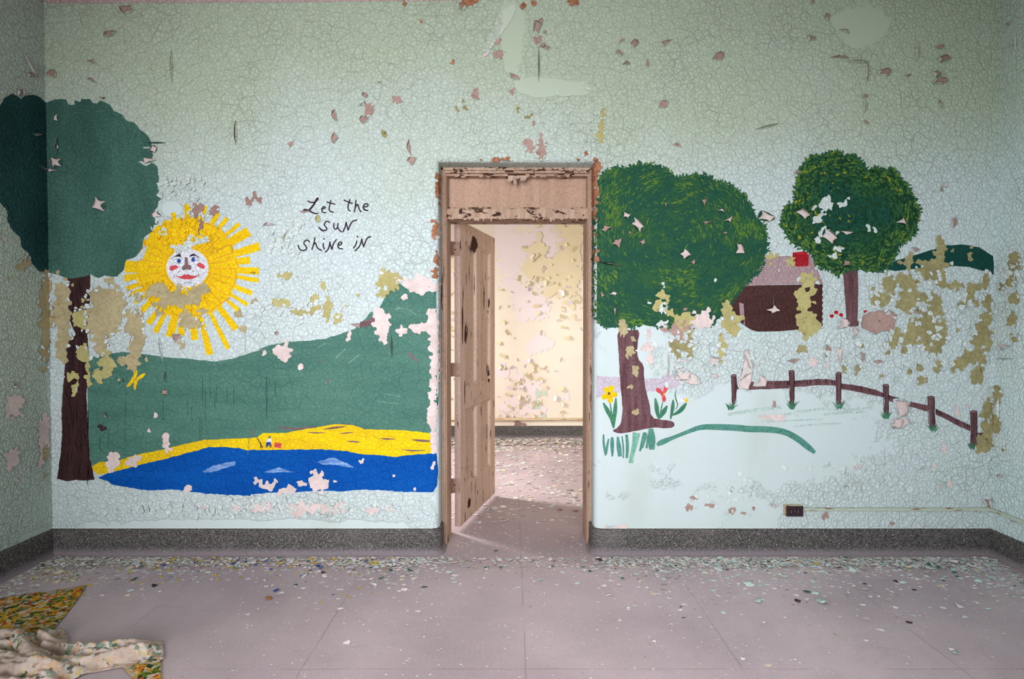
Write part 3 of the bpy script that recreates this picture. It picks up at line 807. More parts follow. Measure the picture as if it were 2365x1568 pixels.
# hill, shore, lake
za = zoomed(180, 640, 2.904); zb = zoomed(580, 640, 2.904)
hill = za([(62, 575), (90, 540), (180, 515), (300, 502), (420, 512), (560, 535), (700, 545), (920, 565), (1040, 545), (1150, 510), (1250, 480)])
hill += zb([(0, 500), (130, 455), (260, 432), (400, 425), (500, 412), (600, 380), (700, 345), (760, 285), (800, 235), (860, 212), (900, 130), (940, 55), (1000, 45), (1060, 90), (1140, 100), (1240, 95), (1272, 115),
            (1262, 360), (1262, 700), (1250, 900), (1250, 960), (1205, 1040), (1200, 1070), (900, 1100), (500, 1100), (0, 1130)]) + za([(1000, 1120), (600, 1200), (300, 1280), (95, 1290), (70, 1100), (66, 800)])
hb = wall_bm([rough(hill, 7, .8, 2)], .0010)
for x, y0, y1 in ((735, 820, 930), (765, 870, 965), (815, 930, 1100), (828, 930, 1090), (838, 670, 860), (857, 755, 970), (888, 640, 810), (920, 780, 885), (930, 720, 840), (1000, 735, 850), (1045, 735, 880), (1268, 665, 950), (322, 770, 1100), (572, 820, 960), (208, 1010, 1160), (148, 1050, 1180)):
    wall_bm(stroke(za([(x, y0), (x + R.uniform(-4, 4), (y0 + y1) / 2), (x + R.uniform(-3, 3), y1)]), 1.2, 1), .0013, hb, mi=1)
for x, y0, y1 in ((100, 670, 945), (122, 680, 720), (165, 690, 810)): wall_bm(stroke(zb([(x, y0), (x + 4, y1)]), 1.2, 1), .0013, hb, mi=1)
for q, w_ in (([(965, 218), (1000, 206), (1050, 215), (1110, 252)], 1.2), ([(972, 216), (1000, 206)], 3), ([(445, 475), (500, 443)], 1.8), ([(568, 545), (635, 478)], 2), ([(650, 578), (730, 518)], 2), ([(995, 335), (1035, 315)], 1.5), ([(890, 780), (1000, 800)], 1.2), ([(840, 830), (990, 850)], 1.2), ([(560, 1000), (650, 992)], 1)):
    wall_bm(stroke(zb(q), w_, 1), .0014, hb, mi=2)
for q, w_ in (([(1055, 508), (1112, 562)], 5), ([(500, 705), (535, 690)], 3), ([(440, 575), (490, 560)], 1.6), ([(735, 320), (780, 310), (830, 285)], 14), ([(180, 1005), (260, 1020), (360, 1012)], 4)):
    wall_bm(stroke(zb(q), w_, 1), .0014, hb, mi=3)
o = link('painted_hill', hb, [M['hill_green'], M['drip'], M['hill_light'], M['nose']])
tag(o, 'sea green rolling hill with a peak painted above the lake', 'painted hill')
shore = za([(92, 1268), (150, 1235), (230, 1240), (400, 1190), (600, 1150), (730, 1115), (850, 1090), (1000, 1085), (1140, 1080), (1200, 1075), (1240, 1045)]) + zb([(70, 1046), (130, 1045), (230, 1045), (300, 1030), (430, 1010),
            (520, 990), (600, 985), (690, 992), (760, 1020), (900, 1022), (1060, 1030), (1195, 1045), (1212, 1100), (1205, 1200), (960, 1212), (850, 1200), (640, 1180), (300, 1170), (0, 1170)]) + za([(1000, 1160), (880, 1150), (600, 1225), (440, 1260), (330, 1290),
            (200, 1312), (140, 1325), (105, 1300)])
sh = empty('painted_shore', (*wallxz(600, 1020)[:1], 0, wallxz(600, 1020)[1])); tag(sh, 'bright yellow lake bank painted between hill and blue water', 'painted bank')
bank_bm = wall_bm([rough(shore, 7, .7, 5)], .0016)
bs = []
for s_ in ([(180, 1008, 8), (300, 1020, 16), (430, 1000, 8)], [(480, 1020, 2), (560, 1010, 18), (640, 1000, 2)], [(590, 985, 3), (660, 988, 5)], [(590, 1050, 2), (640, 1045, 10), (690, 1040, 2)], [(640, 1100, 2), (690, 1102, 14), (735, 1108, 2)],
           [(860, 1082, 2), (910, 1085, 14), (970, 1086, 2)], [(1080, 1090, 4), (1140, 1097, 18), (1208, 1100, 8)], [(1010, 1155, 2), (1080, 1165, 12), (1170, 1160, 3)], [(380, 1040, 4), (440, 1045, 10), (500, 1040, 2)]):
    bs += stroke([(580 + a / 2.904, 640 + b / 2.904, c / 2.904) for a, b, c in s_], 2, 2)
wall_bm(bs, .0020, bank_bm, mi=1); sub('bank', bank_bm, [M['shore'], M['nose']], sh)
lake = za([(133, 1345), (200, 1315), (330, 1282), (440, 1252), (600, 1215), (800, 1162), (880, 1138), (1000, 1138), (1080, 1147), (1140, 1162)]) + zb([(0, 1158), (130, 1160), (300, 1156), (480, 1155), (640, 1165), (740, 1186), (850, 1192), (960, 1206),
            (1100, 1190), (1242, 1180), (1252, 1300), (1246, 1400), (1222, 1442), (1050, 1440), (900, 1430), (750, 1425), (600, 1436), (480, 1430), (300, 1442), (100, 1447), (0, 1460)]) + za([(1200, 1467), (1000, 1460), (850, 1450), (700, 1430),
            (600, 1424), (470, 1430), (350, 1410), (230, 1390), (200, 1365), (180, 1360)])
lk = thing('painted_lake', 'royal blue lake painted along the foot of the wall', 'painted lake', 620, 1140)
sub('water', wall_bm([rough(lake, 7, .9, 6)], .0018), M['blue'], lk)
for ps in (za([(835, 1302), (900, 1268), (1000, 1240), (1060, 1235), (1055, 1262), (980, 1282), (900, 1308), (850, 1312)]), zb([(92, 1308), (130, 1290), (190, 1276), (230, 1290), (290, 1308), (200, 1308), (120, 1312)]),
           zb([(436, 1240), (500, 1222), (555, 1208), (600, 1230), (650, 1250), (692, 1278), (640, 1274), (560, 1258), (480, 1258)])):
    sub('wave', wall_bm([rough(ps, 5, .8, 3)], .0024), M['wave'], lk)

# fisherman, rod, box, butterfly
fm = thing('painted_angler', 'tiny painted person in blue trousers fishing from the yellow bank', 'painted person', 620, 1033)
sub('head', wall_bm([ellipse(580 + 125 / 2.904, 640 + 1075 / 2.904, 3, 3.4, 14)], .0026), M['nose'], fm)
sub('shirt', wall_bm([zb([(108, 1085), (132, 1080), (140, 1100), (138, 1112), (105, 1112), (100, 1105)])], .0026), M['white'], fm)
sub('trousers', wall_bm([zb([(103, 1106), (132, 1104), (138, 1136), (126, 1136), (122, 1120), (114, 1137), (100, 1136)])], .0028), M['eye_blue'], fm)
for q in ([(105, 1138), (98, 1143)], [(127, 1138), (136, 1142)]): sub('shoe', wall_bm(stroke(zb(q), 1.4, 0), .0030), M['black'], fm)
rd = thing('painted_fishing_rod', 'thin painted fishing rod and line beside the tiny angler', 'painted fishing rod', 600, 1030)
rs = stroke(za([(1240, 1148), (1215, 1095), (1155, 1010)]), 1.4, 0)
sub('rod', wall_bm(rs, .0026), M['nose'], rd)
sub('line', wall_bm(stroke(za([(1155, 1010), (1140, 1190)]), .9, 0), .0027), M['nose'], rd)
for q in ([(1205, 1080), (1240, 1142)], [(1226, 1108), (1228, 1145)]): sub('rest_leg', wall_bm(stroke(za(q), 1.6, 0), .0028), M['black'], rd)
o = paint('painted_bait_box', [zb([(158, 1108), (206, 1114), (200, 1147), (156, 1140)])], M['red'], None, .0026); tag(o, 'small red painted box beside the tiny angler', 'painted box')
bf = thing('painted_butterfly', 'yellow painted butterfly flying in front of the green hill', 'painted butterfly', 313, 880)
for s_ in ([(888, 722, 22), (896, 745, 26), (888, 775, 20)], [(886, 772, 20), (862, 810, 24), (838, 835, 12)], [(952, 752, 14), (930, 768, 24), (905, 785, 18)], [(905, 782, 18), (890, 815, 24), (890, 854, 10)]):
    q = [(a / 2.85, 600 + b / 2.85, c / 2.85) for a, b, c in s_]
    sub('wing', wall_bm(stroke(q, 5, 2) + [ellipse(q[0][0], q[0][1], q[0][2] / 2, q[0][2] / 2, 10)], .0022), M['yellow'], bf)
sub('body', wall_bm(stroke(zk([(905, 755), (896, 790)]), 1.6, 0), .0026), M['nose'], bf)
o = paint('painted_blossom', [ellipse(232, 985, 7, 5, 12), ellipse(242, 989, 6, 5, 12), ellipse(236, 992, 5, 4, 10)], M['ink'], None, .0022); tag(o, 'dull purple painted blossom low on the green hill', 'painted flower')

# ------------------------------------------------------------------ mural, right of the door
def dab(x, y, l, w, a, r):
    c, s = math.cos(a), math.sin(a); q = []
    for u, v in ((-.5, 0), (-.2, .5), (.25, .42), (.5, .05), (.2, -.45), (-.25, -.5)):
        u *= l * r.uniform(.8, 1.2); v *= w * r.uniform(.7, 1.3); q.append((x + u * c - v * s, y + u * s + v * c))
    return q
def leafy(poly, base_mat, parent, seed, n, mode):
    r = random.Random(seed)
    xs = [p[0] for p in poly]; ys = [p[1] for p in poly]
    cx, cy = sum(xs) / len(xs), sum(ys) / len(ys)
    bm = wall_bm([rough(poly, 4, 2.0, seed)], .0012)
    for k in range(n):
        p = (r.uniform(min(xs), max(xs)), r.uniform(min(ys), max(ys)))
        if not inside(p, poly): continue
        ed = edge_dist(p, poly)
        # strokes follow the round of the crown
        ang = math.atan2(p[1] - cy, p[0] - cx) + math.pi / 2 + r.uniform(-.5, .5)
        nv_ = noise.noise(Vector((p[0] * .018, p[1] * .018, seed)))
        if mode == 1:
            ch = 1 if (nv_ > .2 or r.random() < (.22 if p[1] < cy or p[0] < 1410 else .07)) else (3 if nv_ < -.05 else 2)
            if ch == 1 and ed > 60 and r.random() < .4: ch = 2
            l, w = r.uniform(8, 20), r.uniform(1.5, 3.4)
        else:
            ch = 1 if (ed < 34 and r.random() < .55) else (2 if ed < 60 else 3)
            if r.random() < .05: ch = 4 if p[0] < cx or ed < 30 else 2
            l, w = r.uniform(5, 13), r.uniform(2.5, 5.5)
        wall_bm([dab(p[0], p[1], l, w, ang, r)], .0015 + .000025 * (k % 40), bm, mi=ch)
    # ragged tufts round the rim
    rim = rough(poly, 5, 2, seed + 1)
    for k, (x, y) in enumerate(rim):
        a = math.atan2(y - cy, x - cx)
        for j in range(2):
            aa = a + r.uniform(-.9, .9); l = r.uniform(6, 13)
            top = y < cy
            ch = r.choice((1, 2, 2, 3) if top or mode == 2 else (2, 3, 3, 3))
            wall_bm([dab(x + r.uniform(-4, 4), y + r.uniform(-4, 4), l, r.uniform(2.5, 5), aa, r)], .0016 + .00005 * ((2 * k + j) % 17), bm, mi=ch)
    return sub('crown', bm, [base_mat, M['dab_yellow'], M['dab_moss'], M['dab_dark'], M['dab_gold']], parent)

zm = zoomed(1340, 340, 3.408); zg = zoomed(1350, 720, 3.92); zr = zoomed(1760, 320, 3.266); zq = zoomed(1660, 720, 2.904)
hl = zr([(900, 985), (960, 940), (1060, 905), (1180, 870), (1310, 830), (1400, 805), (1530, 800), (1640, 820), (1745, 890), (1748, 1030), (1680, 1000), (1560, 970), (1400, 960), (1250, 975), (1100, 990), (1000, 998)])
o = paint('painted_hill', [rough(hl, 7, .7, 3)], M['dark_hill'], None, .0010); tag(o, 'dark teal curved hill painted behind the small right tree', 'painted hill')

cb = thing('painted_cabin', 'brown log cabin with mauve roof and red chimney painted between the trees', 'painted house', 1795, 765)
cw = [(1712, 660), (1689, 688)] + [(1690, 720), (1701, 737), (1718, 751), (1735, 762), (1750, 766), (1800, 765), (1849, 761), (1893, 756)]
for k in range(8):
    y0 = 755 - k * 12.6; cw += [(1899, y0 - 1), (1901, y0 - 6), (1898, y0 - 11)]
cw += [(1897, 656)]
sub('cabin_wall', wall_bm([cw], .0008), M['cabin'], cb)
sub('roof', wall_bm([rough([(1714, 661), (1740, 622), (1770, 593), (1830, 590), (1872, 588), (1888, 622), (1901, 655), (1800, 657)], 8, .6, 2)], .0009), M['roof'], cb)
sub('cabin_door', wall_bm([zm([(1250, 1222), (1285, 1232), (1296, 1400), (1262, 1382)])], .0011), M['roof'], cb)
ch_bm = wall_bm([zr([(230, 860), (330, 850), (352, 882), (350, 962), (255, 967), (245, 940), (230, 905)])], .0012)
bl = []
for k in range(5): bl += stroke(zr([(250, 885 + k * 16), (350, 883 + k * 16)]), .6, 0)
for k in range(5):
    for j in range(3): bl += stroke(zr([(268 + j * 30 + (k % 2) * 14, 886 + k * 16), (268 + j * 30 + (k % 2) * 14, 900 + k * 16)]), .6, 0)
bl += stroke(zr([(232, 862), (255, 885), (255, 965)]), .9, 0)
wall_bm(bl, .0015, ch_bm, mi=1); sub('chimney', ch_bm, [M['brick_red'], M['bark_line']], cb)

tm = thing('painted_tree', 'large bushy green tree with plum trunk painted right beside the doorway', 'painted tree', 1480, 990)
mc = zm([(98, 1250), (94, 1000), (94, 560), (135, 500), (150, 350), (135, 290), (170, 215), (220, 180), (300, 150), (360, 165), (450, 132), (520, 135), (590, 145), (650, 158), (700, 185), (750, 235), (830, 228), (900, 212), (1000, 225), (1060, 262),
          (1150, 285), (1220, 330), (1290, 375), (1335, 450), (1370, 520), (1400, 575), (1440, 600), (1460, 650), (1472, 730), (1468, 820), (1445, 900), (1400, 980), (1330, 1050), (1260, 1120), (1210, 1190), (1170, 1260), (1110, 1330),
          (1040, 1385), (960, 1405), (860, 1420), (740, 1390), (700, 1425), (600, 1415), (500, 1395), (400, 1420), (290, 1410), (200, 1415), (140, 1375), (105, 1320)])
tk = zg([(293, 150), (420, 170), (505, 160), (475, 300), (482, 430), (535, 480), (540, 600), (555, 720), (590, 830), (600, 960), (720, 980), (800, 990), (815, 1020), (808, 1045), (730, 1056), (640, 1045), (540, 1060), (440, 1085), (310, 1105), (245, 1075), (300, 1050), (330, 1010), (345, 900), (335, 760), (320, 600), (310, 400)])
sub('trunk', wall_bm([rough(smooth_closed(tk), 6, .5, 9)], .0010), M['bark'], tm)
leafy(mc, M['canopy'], tm, 21, 3600, 1)

tr = thing('painted_tree', 'small round mossy green tree painted to the right of the cabin', 'painted tree', 1965, 750)
rc = zr([(138, 640), (165, 520), (200, 490), (245, 490), (252, 340), (290, 220), (340, 155), (400, 125), (450, 135), (500, 100), (580, 95), (620, 135), (680, 115), (740, 155), (800, 245), (850, 215), (920, 235), (990, 225), (1030, 285), (1095, 345), (1135, 420),
          (1165, 500), (1195, 540), (1178, 620), (1155, 720), (1080, 785), (1030, 810), (1010, 880), (980, 930), (920, 990), (850, 1005), (760, 988), (700, 980), (620, 1012), (550, 1030), (510, 985), (440, 975), (395, 930), (370, 870), (300, 830), (220, 780), (180, 720)])
sub('trunk', wall_bm([rough(zr([(610, 1000), (722, 980), (725, 1150), (720, 1370), (745, 1412), (690, 1420), (612, 1412), (635, 1350), (625, 1200)]), 6, .5, 4)], .0010), M['bark'], tr)
leafy(rc, M['canopy2'], tr, 33, 3000, 2)

# path, grass line, grass
lp = zg([(66, 575), (130, 578), (200, 585), (320, 592), (545, 610), (700, 590), (760, 560), (860, 590), (880, 640), (830, 690), (700, 712), (560, 725), (330, 718), (300, 742), (150, 768), (105, 790), (72, 840)])
o = paint('painted_path', [rough(lp, 7, .7, 5)], M['lilac'], None, .0005); tag(o, 'pale lilac path painted behind the flowers beside the door', 'painted path')
gl = [(1350 + a / 3.92, 720 + b / 3.92, c / 3.92) for a, b, c in [(655, 1205, 30), (700, 1180, 55), (800, 1140, 30), (950, 1080, 36), (1050, 1042, 46), (1200, 1042, 56), (1400, 1052, 58)]]
gl += [(1660 + a / 2.904, 720 + b / 2.904, c / 2.904) for a, b, c in [(200, 787, 42), (330, 788, 42), (440, 802, 40), (530, 850, 42), (600, 908, 42), (645, 945, 22)]]
o = paint('painted_grass_line', stroke(gl, 10, 2), M['stroke_green'], None, .0008); tag(o, 'long curved green brush line painted below the fence', 'painted line')
gr = thing('painted_grass', 'row of upright green grass strokes painted under the large tree trunk', 'painted grass', 1450, 1060)
for k, s_ in enumerate([[(172, 1110, 14), (172, 1200, 22), (192, 1300, 18)], [(218, 1150, 14), (190, 1285, 30)], [(250, 1135, 22), (250, 1200, 40), (252, 1310, 14)], [(300, 1130, 16), (310, 1220, 46), (320, 1310, 34)], [(338, 1125, 12), (352, 1220, 16), (350, 1325, 12)],
           [(380, 1112, 24), (390, 1220, 30), (382, 1325, 24)], [(548, 1092, 36), (535, 1160, 46), (500, 1262, 14)], [(600, 1058, 40), (608, 1150, 74), (608, 1248, 50)], [(572, 1110, 10), (562, 1235, 22)], [(545, 1150, 20), (520, 1230, 26)]]):
    sub('blade', wall_bm(stroke([(1350 + a / 3.92, 720 + b / 3.92, c / 3.92) for a, b, c in s_], 5, 2), .0008 + .00005 * k), M['stroke_green'], gr)
sub('blade', wall_bm(stroke([(1350 + a / 3.92, 720 + b / 3.92, c / 3.92) for a, b, c in [(470, 1095, 70), (455, 1200, 50), (425, 1310, 34), (420, 1370, 42)]], 5, 2), .0016), M['light_stroke'], gr)['label'] = 'paler thin brush blade'

mw = thing('painted_meadow', 'faint green brushed wash on the pale ground under the fence posts', 'painted meadow', 1800, 970)
for k, (x0, y0, x1, y1, w_) in enumerate([(60, 690, 420, 640, 22), (440, 690, 700, 650, 16), (520, 665, 800, 655, 10), (700, 690, 1000, 670, 14), (300, 740, 700, 720, 10), (500, 770, 820, 750, 12), (850, 655, 1020, 640, 9), (160, 150, 560, 130, 26), (280, 735, 420, 728, 8)]):
    sub('brush_stroke', wall_bm(stroke(zq([(x0, y0), ((x0 + x1) / 2, (y0 + y1) / 2 + R.uniform(-8, 8)), (x1, y1)]), w_ / 2.9, 2), .00045 + .00001 * k), M['wash'], mw)
# flowers
def petal(cx, cy, tx, ty, w):
    return stroke([(cx, cy, w * .4), ((cx + tx) / 2, (cy + ty) / 2, w), (cx + (tx - cx) * .85, cy + (ty - cy) * .85, w * .95), (tx, ty, w * .25)], 3, 2)
def leafstroke(pts, w):
    q = zg([(p[0], p[1]) for p in pts]); n = len(q)
    prof_ = [.3, 1, .8, .35][:n] if n > 2 else [.5, .6]
    return stroke([(x, y, w * k) for (x, y), k in zip(q, prof_)], 3, 2)
fy = thing('painted_daffodil', 'yellow five petal flower painted left of the large tree trunk', 'painted flower', 1415, 980)
cx, cy = zg([(222, 740)])[0]
for t_ in ((252, 668), (185, 685), (158, 785), (238, 825), (296, 755)):
    tx, ty = zg([t_])[0]; sub('petal', wall_bm(petal(cx, cy, tx, ty, 13), .0018), M['yellow'], fy)
sub('flower_centre', wall_bm([ellipse(cx, cy, 3.2, 3.4, 12)], .0024), M['bark'], fy)
sub('stem', wall_bm(leafstroke([(224, 790), (238, 870), (252, 950), (262, 1040)], 3.2), .0012), M['leaf'], fy)
sub('leaf', wall_bm(leafstroke([(170, 825), (205, 890), (245, 960), (258, 1040)], 11), .0013), M['leaf'], fy)
sub('leaf', wall_bm(leafstroke([(284, 780), (278, 880), (268, 970), (262, 1055)], 10), .0014), M['leaf'], fy)
fr_ = thing('painted_lily', 'red flower with long green leaves painted right of the large trunk', 'painted flower', 1522, 965)
cx, cy = zg([(714, 745)])[0]
for t_, w in (((648, 695), 10), ((745, 670), 9), ((722, 815), 9), ((690, 752), 8)):
    tx, ty = zg([t_])[0]; sub('petal', wall_bm(petal(cx, cy, tx, ty, w), .0018), M['red'], fr_)
for q in ((722, 715), (735, 735), (705, 765), (728, 760)): sub('stamen', wall_bm(stroke(zg([(716, 742), q]), .8, 0), .0026), M['yellow'], fr_)
sub('leaf', wall_bm(leafstroke([(640, 782), (652, 860), (660, 920), (672, 968)], 11), .0012), M['leaf'], fr_)
sub('leaf', wall_bm(leafstroke([(748, 850), (720, 900), (695, 935), (672, 968)], 12), .0013), M['leaf'], fr_)
sub('stem', wall_bm(leafstroke([(712, 800), (700, 850), (690, 900), (680, 950)], 3), .0011), M['leaf'], fr_)
fw = thing('painted_daisy', 'half peeled white flower with a yellow spot painted right of the red flower', 'painted flower', 1551, 965)
cx, cy = zg([(870, 800)])[0]
for t_ in ((845, 770), (900, 772), (925, 800), (850, 830)):
    tx, ty = zg([t_])[0]; sub('petal', wall_bm(petal(cx, cy, tx, ty, 9), .0018), M['white'], fw)
sub('flower_centre', wall_bm([zg(ellipse(922, 800, 14, 18, 12))], .0022), M['yellow'], fw)
sub('leaf', wall_bm(leafstroke([(922, 825), (890, 870), (850, 910), (795, 935)], 11), .0012), M['leaf'], fw)
sub('leaf', wall_bm(leafstroke([(802, 795), (800, 850), (790, 910), (778, 972)], 9), .0013), M['leaf'], fw)
sub('stem', wall_bm(leafstroke([(832, 700), (815, 760), (850, 850), (815, 890)], 3), .0011), M['leaf'], fw)
rf = thing('painted_red_blossom', 'cluster of three red petals painted left of the small tree trunk', 'painted flower', 1932, 728)
for x, y in ((525, 1338), (558, 1311), (596, 1330)): sub('petal', wall_bm([zr(ellipse(x, y, 17, 14, 12))], .0012), M['brick_red'], rf)
sub('leaf', wall_bm(stroke(zr([(600, 1345), (612, 1362)]), 2.4, 0), .0012), M['leaf'], rf)
rf = thing('painted_red_blossom', 'pair of red petals beside the bare pink patch right of the small trunk', 'painted flower', 1997, 725)
for x, y in ((780, 1306), (748, 1348)): sub('petal', wall_bm([zr(ellipse(x, y, 15, 13, 12))], .0012), M['brick_red'], rf)

# fence
fe = thing('painted_fence', 'rustic brown post and rail fence painted across the right of the mural', 'painted fence', 1950, 1000)
posts = [[(82, 428), (118, 428), (122, 520), (100, 652), (88, 650)], [(468, 400), (508, 400), (508, 500), (505, 628), (475, 628), (478, 520)], [(785, 412), (822, 412), (820, 520), (820, 622), (785, 622)],
         [(1098, 494), (1140, 494), (1138, 600), (1141, 700), (1106, 690), (1112, 600)], [(1398, 574), (1446, 574), (1448, 680), (1455, 780), (1412, 784), (1410, 680)], [(1684, 670), (1733, 670), (1730, 800), (1727, 905), (1684, 900), (1690, 790)]]
for k, p_ in enumerate(posts):
    x0, x1, y = p_[0][0], p_[1][0], p_[0][1]
    pbm = wall_bm([rough(zq(p_), 7, .5, k)], .0016 + .0001 * k)
    wall_bm(stroke(zq(ellipse((x0 + x1) / 2, y, (x1 - x0) / 2, 9, 16)), .9, 0) + stroke(zq([(x0 + 3, y + 8), (x0 + 8, y + 180)]), 1.2, 0) + stroke(zq([(x1 - 3, y + 8), (x1 - 4, y + 180)]), 1.4, 0), .0027, pbm, mi=1)
    po = sub('post', pbm, [M['bark'], M['bark_line']], fe)
    link('post_top', wall_bm([zq(ellipse((x0 + x1) / 2, y, (x1 - x0) / 2, 9, 16))], .0024), M['nose'], po)
rails = [[(108, 470), (200, 470), (340, 464), (470, 462), (470, 514), (340, 518), (200, 522), (115, 520)], [(505, 462), (580, 456), (650, 450), (720, 452), (786, 458), (786, 497), (720, 492), (640, 493), (570, 502), (505, 505)],
         [(820, 480), (890, 488), (960, 500), (1050, 522), (1100, 545), (1132, 576), (1060, 566), (940, 538), (870, 524), (820, 518)], [(1140, 558), (1200, 575), (1280, 600), (1400, 628), (1400, 670), (1280, 634), (1140, 598)],
         [(1452, 648), (1520, 680), (1580, 712), (1686, 760), (1686, 802), (1560, 742), (1500, 710), (1452, 690)], [(1730, 812), (1780, 808), (1828, 815), (1826, 862), (1780, 850), (1730, 842)]]
for k, p_ in enumerate(rails):
    rbm = wall_bm([rough(zq(p_), 7, .6, k + 9)], .0012)
    r = random.Random(k); h = len(p_) // 2
    bl = []
    for j in range(26):
        t_ = r.random(); i = min(h - 2, int(t_ * (h - 1))); f_ = r.random()
        x = p_[i][0] + (p_[i + 1][0] - p_[i][0]) * f_; y = p_[i][1] + (p_[i + 1][1] - p_[i][1]) * f_
        bl += stroke(zq([(x, y + 4), (x + r.uniform(-4, 8), y + r.uniform(18, 34))]), .9, 0)
    wall_bm(bl, .0015, rbm, mi=1); sub('rail', rbm, [M['bark'], M['bark_line']], fe)
NAMES = ['leftmost, beneath the peeled end', 'second from the left', 'third from the left', 'fourth from the left', 'fifth from the left', 'rightmost, by the corner']
for k, (x, y) in enumerate([(80, 652), (490, 650), (804, 650), (1120, 712), (1436, 798), (1702, 918)]):
    g = thing('painted_grass_tuft', 'green grass tuft at the foot of the painted fence post, ' + NAMES[k], 'painted grass', *zq([(x, y)])[0], group='grass tufts at the fence posts')
    r = random.Random(40 + k)
    for j in range(8):
        a = (j - 3.5) / 3.5; l = r.uniform(32, 68)
        sub('blade', wall_bm(stroke([(q[0], q[1], w_) for q, w_ in zip(zq([(x + a * 12, y + r.uniform(-4, 8)), (x + a * 26, y - l * .5), (x + a * r.uniform(36, 52), y - l + abs(a) * 8)]), (2.2, 2.4, .6))], 2, 1), .0030 + .0001 * j), M['leaf'], g)

# ------------------------------------------------------------------ flaked-off areas: unions of angular paint-cell shapes
def clip(poly, mx, my, nx, ny):
    out = []
    n = len(poly)
    for i in range(n):
        a, b = poly[i], poly[(i + 1) % n]
        da = (a[0] - mx) * nx + (a[1] - my) * ny; db = (b[0] - mx) * nx + (b[1] - my) * ny
        if da <= 0: out.append(a)
        if (da < 0 < db) or (db < 0 < da):
            t = da / (da - db); out.append((a[0] + (b[0] - a[0]) * t, a[1] + (b[1] - a[1]) * t))
    return out
def cells(x0, y0, x1, y1, s, seed):
    r = random.Random(seed)
    i0, i1, j0, j1 = int(x0 / s) - 2, int(x1 / s) + 3, int(y0 / s) - 2, int(y1 / s) + 3
    P = {(i, j): ((i + r.uniform(-.1, 1.1)) * s, (j + r.uniform(-.1, 1.1)) * s) for i in range(i0, i1) for j in range(j0, j1)}
    for (i, j), p in P.items():
        if not (x0 <= p[0] <= x1 and y0 <= p[1] <= y1): continue
        poly = [(p[0] - 2 * s, p[1] - 2 * s), (p[0] + 2 * s, p[1] - 2 * s), (p[0] + 2 * s, p[1] + 2 * s), (p[0] - 2 * s, p[1] + 2 * s)]
        for di in range(-2, 3):
            for dj in range(-2, 3):
                q = P.get((i + di, j + dj))
                if not q or (di == 0 and dj == 0): continue
                poly = clip(poly, (p[0] + q[0]) / 2, (p[1] + q[1]) / 2, q[0] - p[0], q[1] - p[1])
                if len(poly) < 3: break
            if len(poly) < 3: break
        if len(poly) >= 3: yield p, poly
def field(ells, p, seed, sc=.05):
    v = -9
    for (cx, cy, rx, ry, k) in ells:
        d = math.sqrt(((p[0] - cx) / rx) ** 2 + ((p[1] - cy) / ry) ** 2)
        v = max(v, (1.0 - d) * 1.0 + (k - .75) * 1.0)
    return v + noise.noise(Vector((p[0] * sc, p[1] * sc, seed * 3.7))) * .5 + noise.noise(Vector((p[0] * .15, p[1] * .15, seed * 1.7))) * .55
def bbox(ells, m=1.5):
    return (min(e[0] - e[2] * m for e in ells), min(e[1] - e[3] * m for e in ells), max(e[0] + e[2] * m for e in ells), max(e[1] + e[3] * m for e in ells))
def warp_poly(poly, seed, amp=.9, step=5):
    out = []
    n = len(poly)
    for i in range(n):                     # subdivide and displace by a position-only noise so neighbours stay joined
        a, b = poly[i], poly[(i + 1) % n]; k = max(1, int(math.hypot(b[0] - a[0], b[1] - a[1]) / step))
        for j in range(k):
            x, y = a[0] + (b[0] - a[0]) * j / k, a[1] + (b[1] - a[1]) * j / k
            out.append((x + amp * noise.noise(Vector((x * .21, y * .21, seed))), y + amp * noise.noise(Vector((x * .21, y * .21, seed + 50)))))
    return out
def wall_of(px): return wall_left if px < 106 else (wall_right if px > 2298 else wall_back)
def flaked(ells, mat, label, seed, s=8, thr=.12, off=.0048, name='bare_patch', curl=True, mapper=map_wall, parent=None, flake_mat=None, flake_n=.3):
    r = random.Random(seed); bm = bmesh.new(); n = 0; fl = []
    for p, poly in cells(*bbox(ells), s, seed):
        v = field(ells, p, seed)
        if v > thr:
            wall_bm([warp_poly(poly, seed)], off + 1e-6 * (n % 40), bm, mapper); n += 1
        elif v > thr - .30 and r.random() < flake_n: fl.append((p, poly))
    if not n: bm.free(); return
    par = parent or wall_of(sum(e[0] for e in ells) / len(ells))
    o = link(name, bm, mat, par); o['label'] = label
    if curl: LOOSE.extend([(p, poly, par, flake_mat) for p, poly in fl])
LOOSE = []

flaked([(103, 735, 12, 88, 1.1), (108, 660, 8, 30, .9)], M['beige'], 'strip of bare beige plaster in the left corner', 1)
flaked([(143, 730, 16, 75, 1.0), (148, 780, 15, 30, 1.0), (145, 690, 14, 30, .9), (150, 820, 12, 20, .8)], M['beige'], 'bare beige plaster left of the dark trunk', 2)
flaked([(190, 735, 15, 22, 1.0), (202, 722, 9, 8, .9), (193, 692, 5, 5, .9), (192, 812, 12, 14, .95), (203, 830, 6, 16, .9), (168, 868, 14, 9, .95), (205, 880, 6, 16, .95), (174, 905, 6, 12, .8), (178, 890, 5, 6, .8), (206, 850, 5, 22, .7), (170, 658, 3, 3, .9)], M['pale_olive'], 'pale olive chips missing from the dark trunk', 3, s=7)
flaked([(250, 690, 34, 26, 1.1), (240, 735, 30, 40, 1.0), (230, 780, 19, 34, .85), (262, 720, 22, 24, .9), (246, 652, 12, 6, .9)], M['beige'], 'large bare beige area between the dark trunk and the sun', 4, flake_n=.8)
flaked([(245, 835, 16, 24, 1.0), (240, 862, 18, 10, .9), (235, 878, 14, 8, .7), (275, 876, 6, 5, .9)], M['pale_olive'], 'pale olive chips missing from the hilltop below the bare area', 5, s=7)
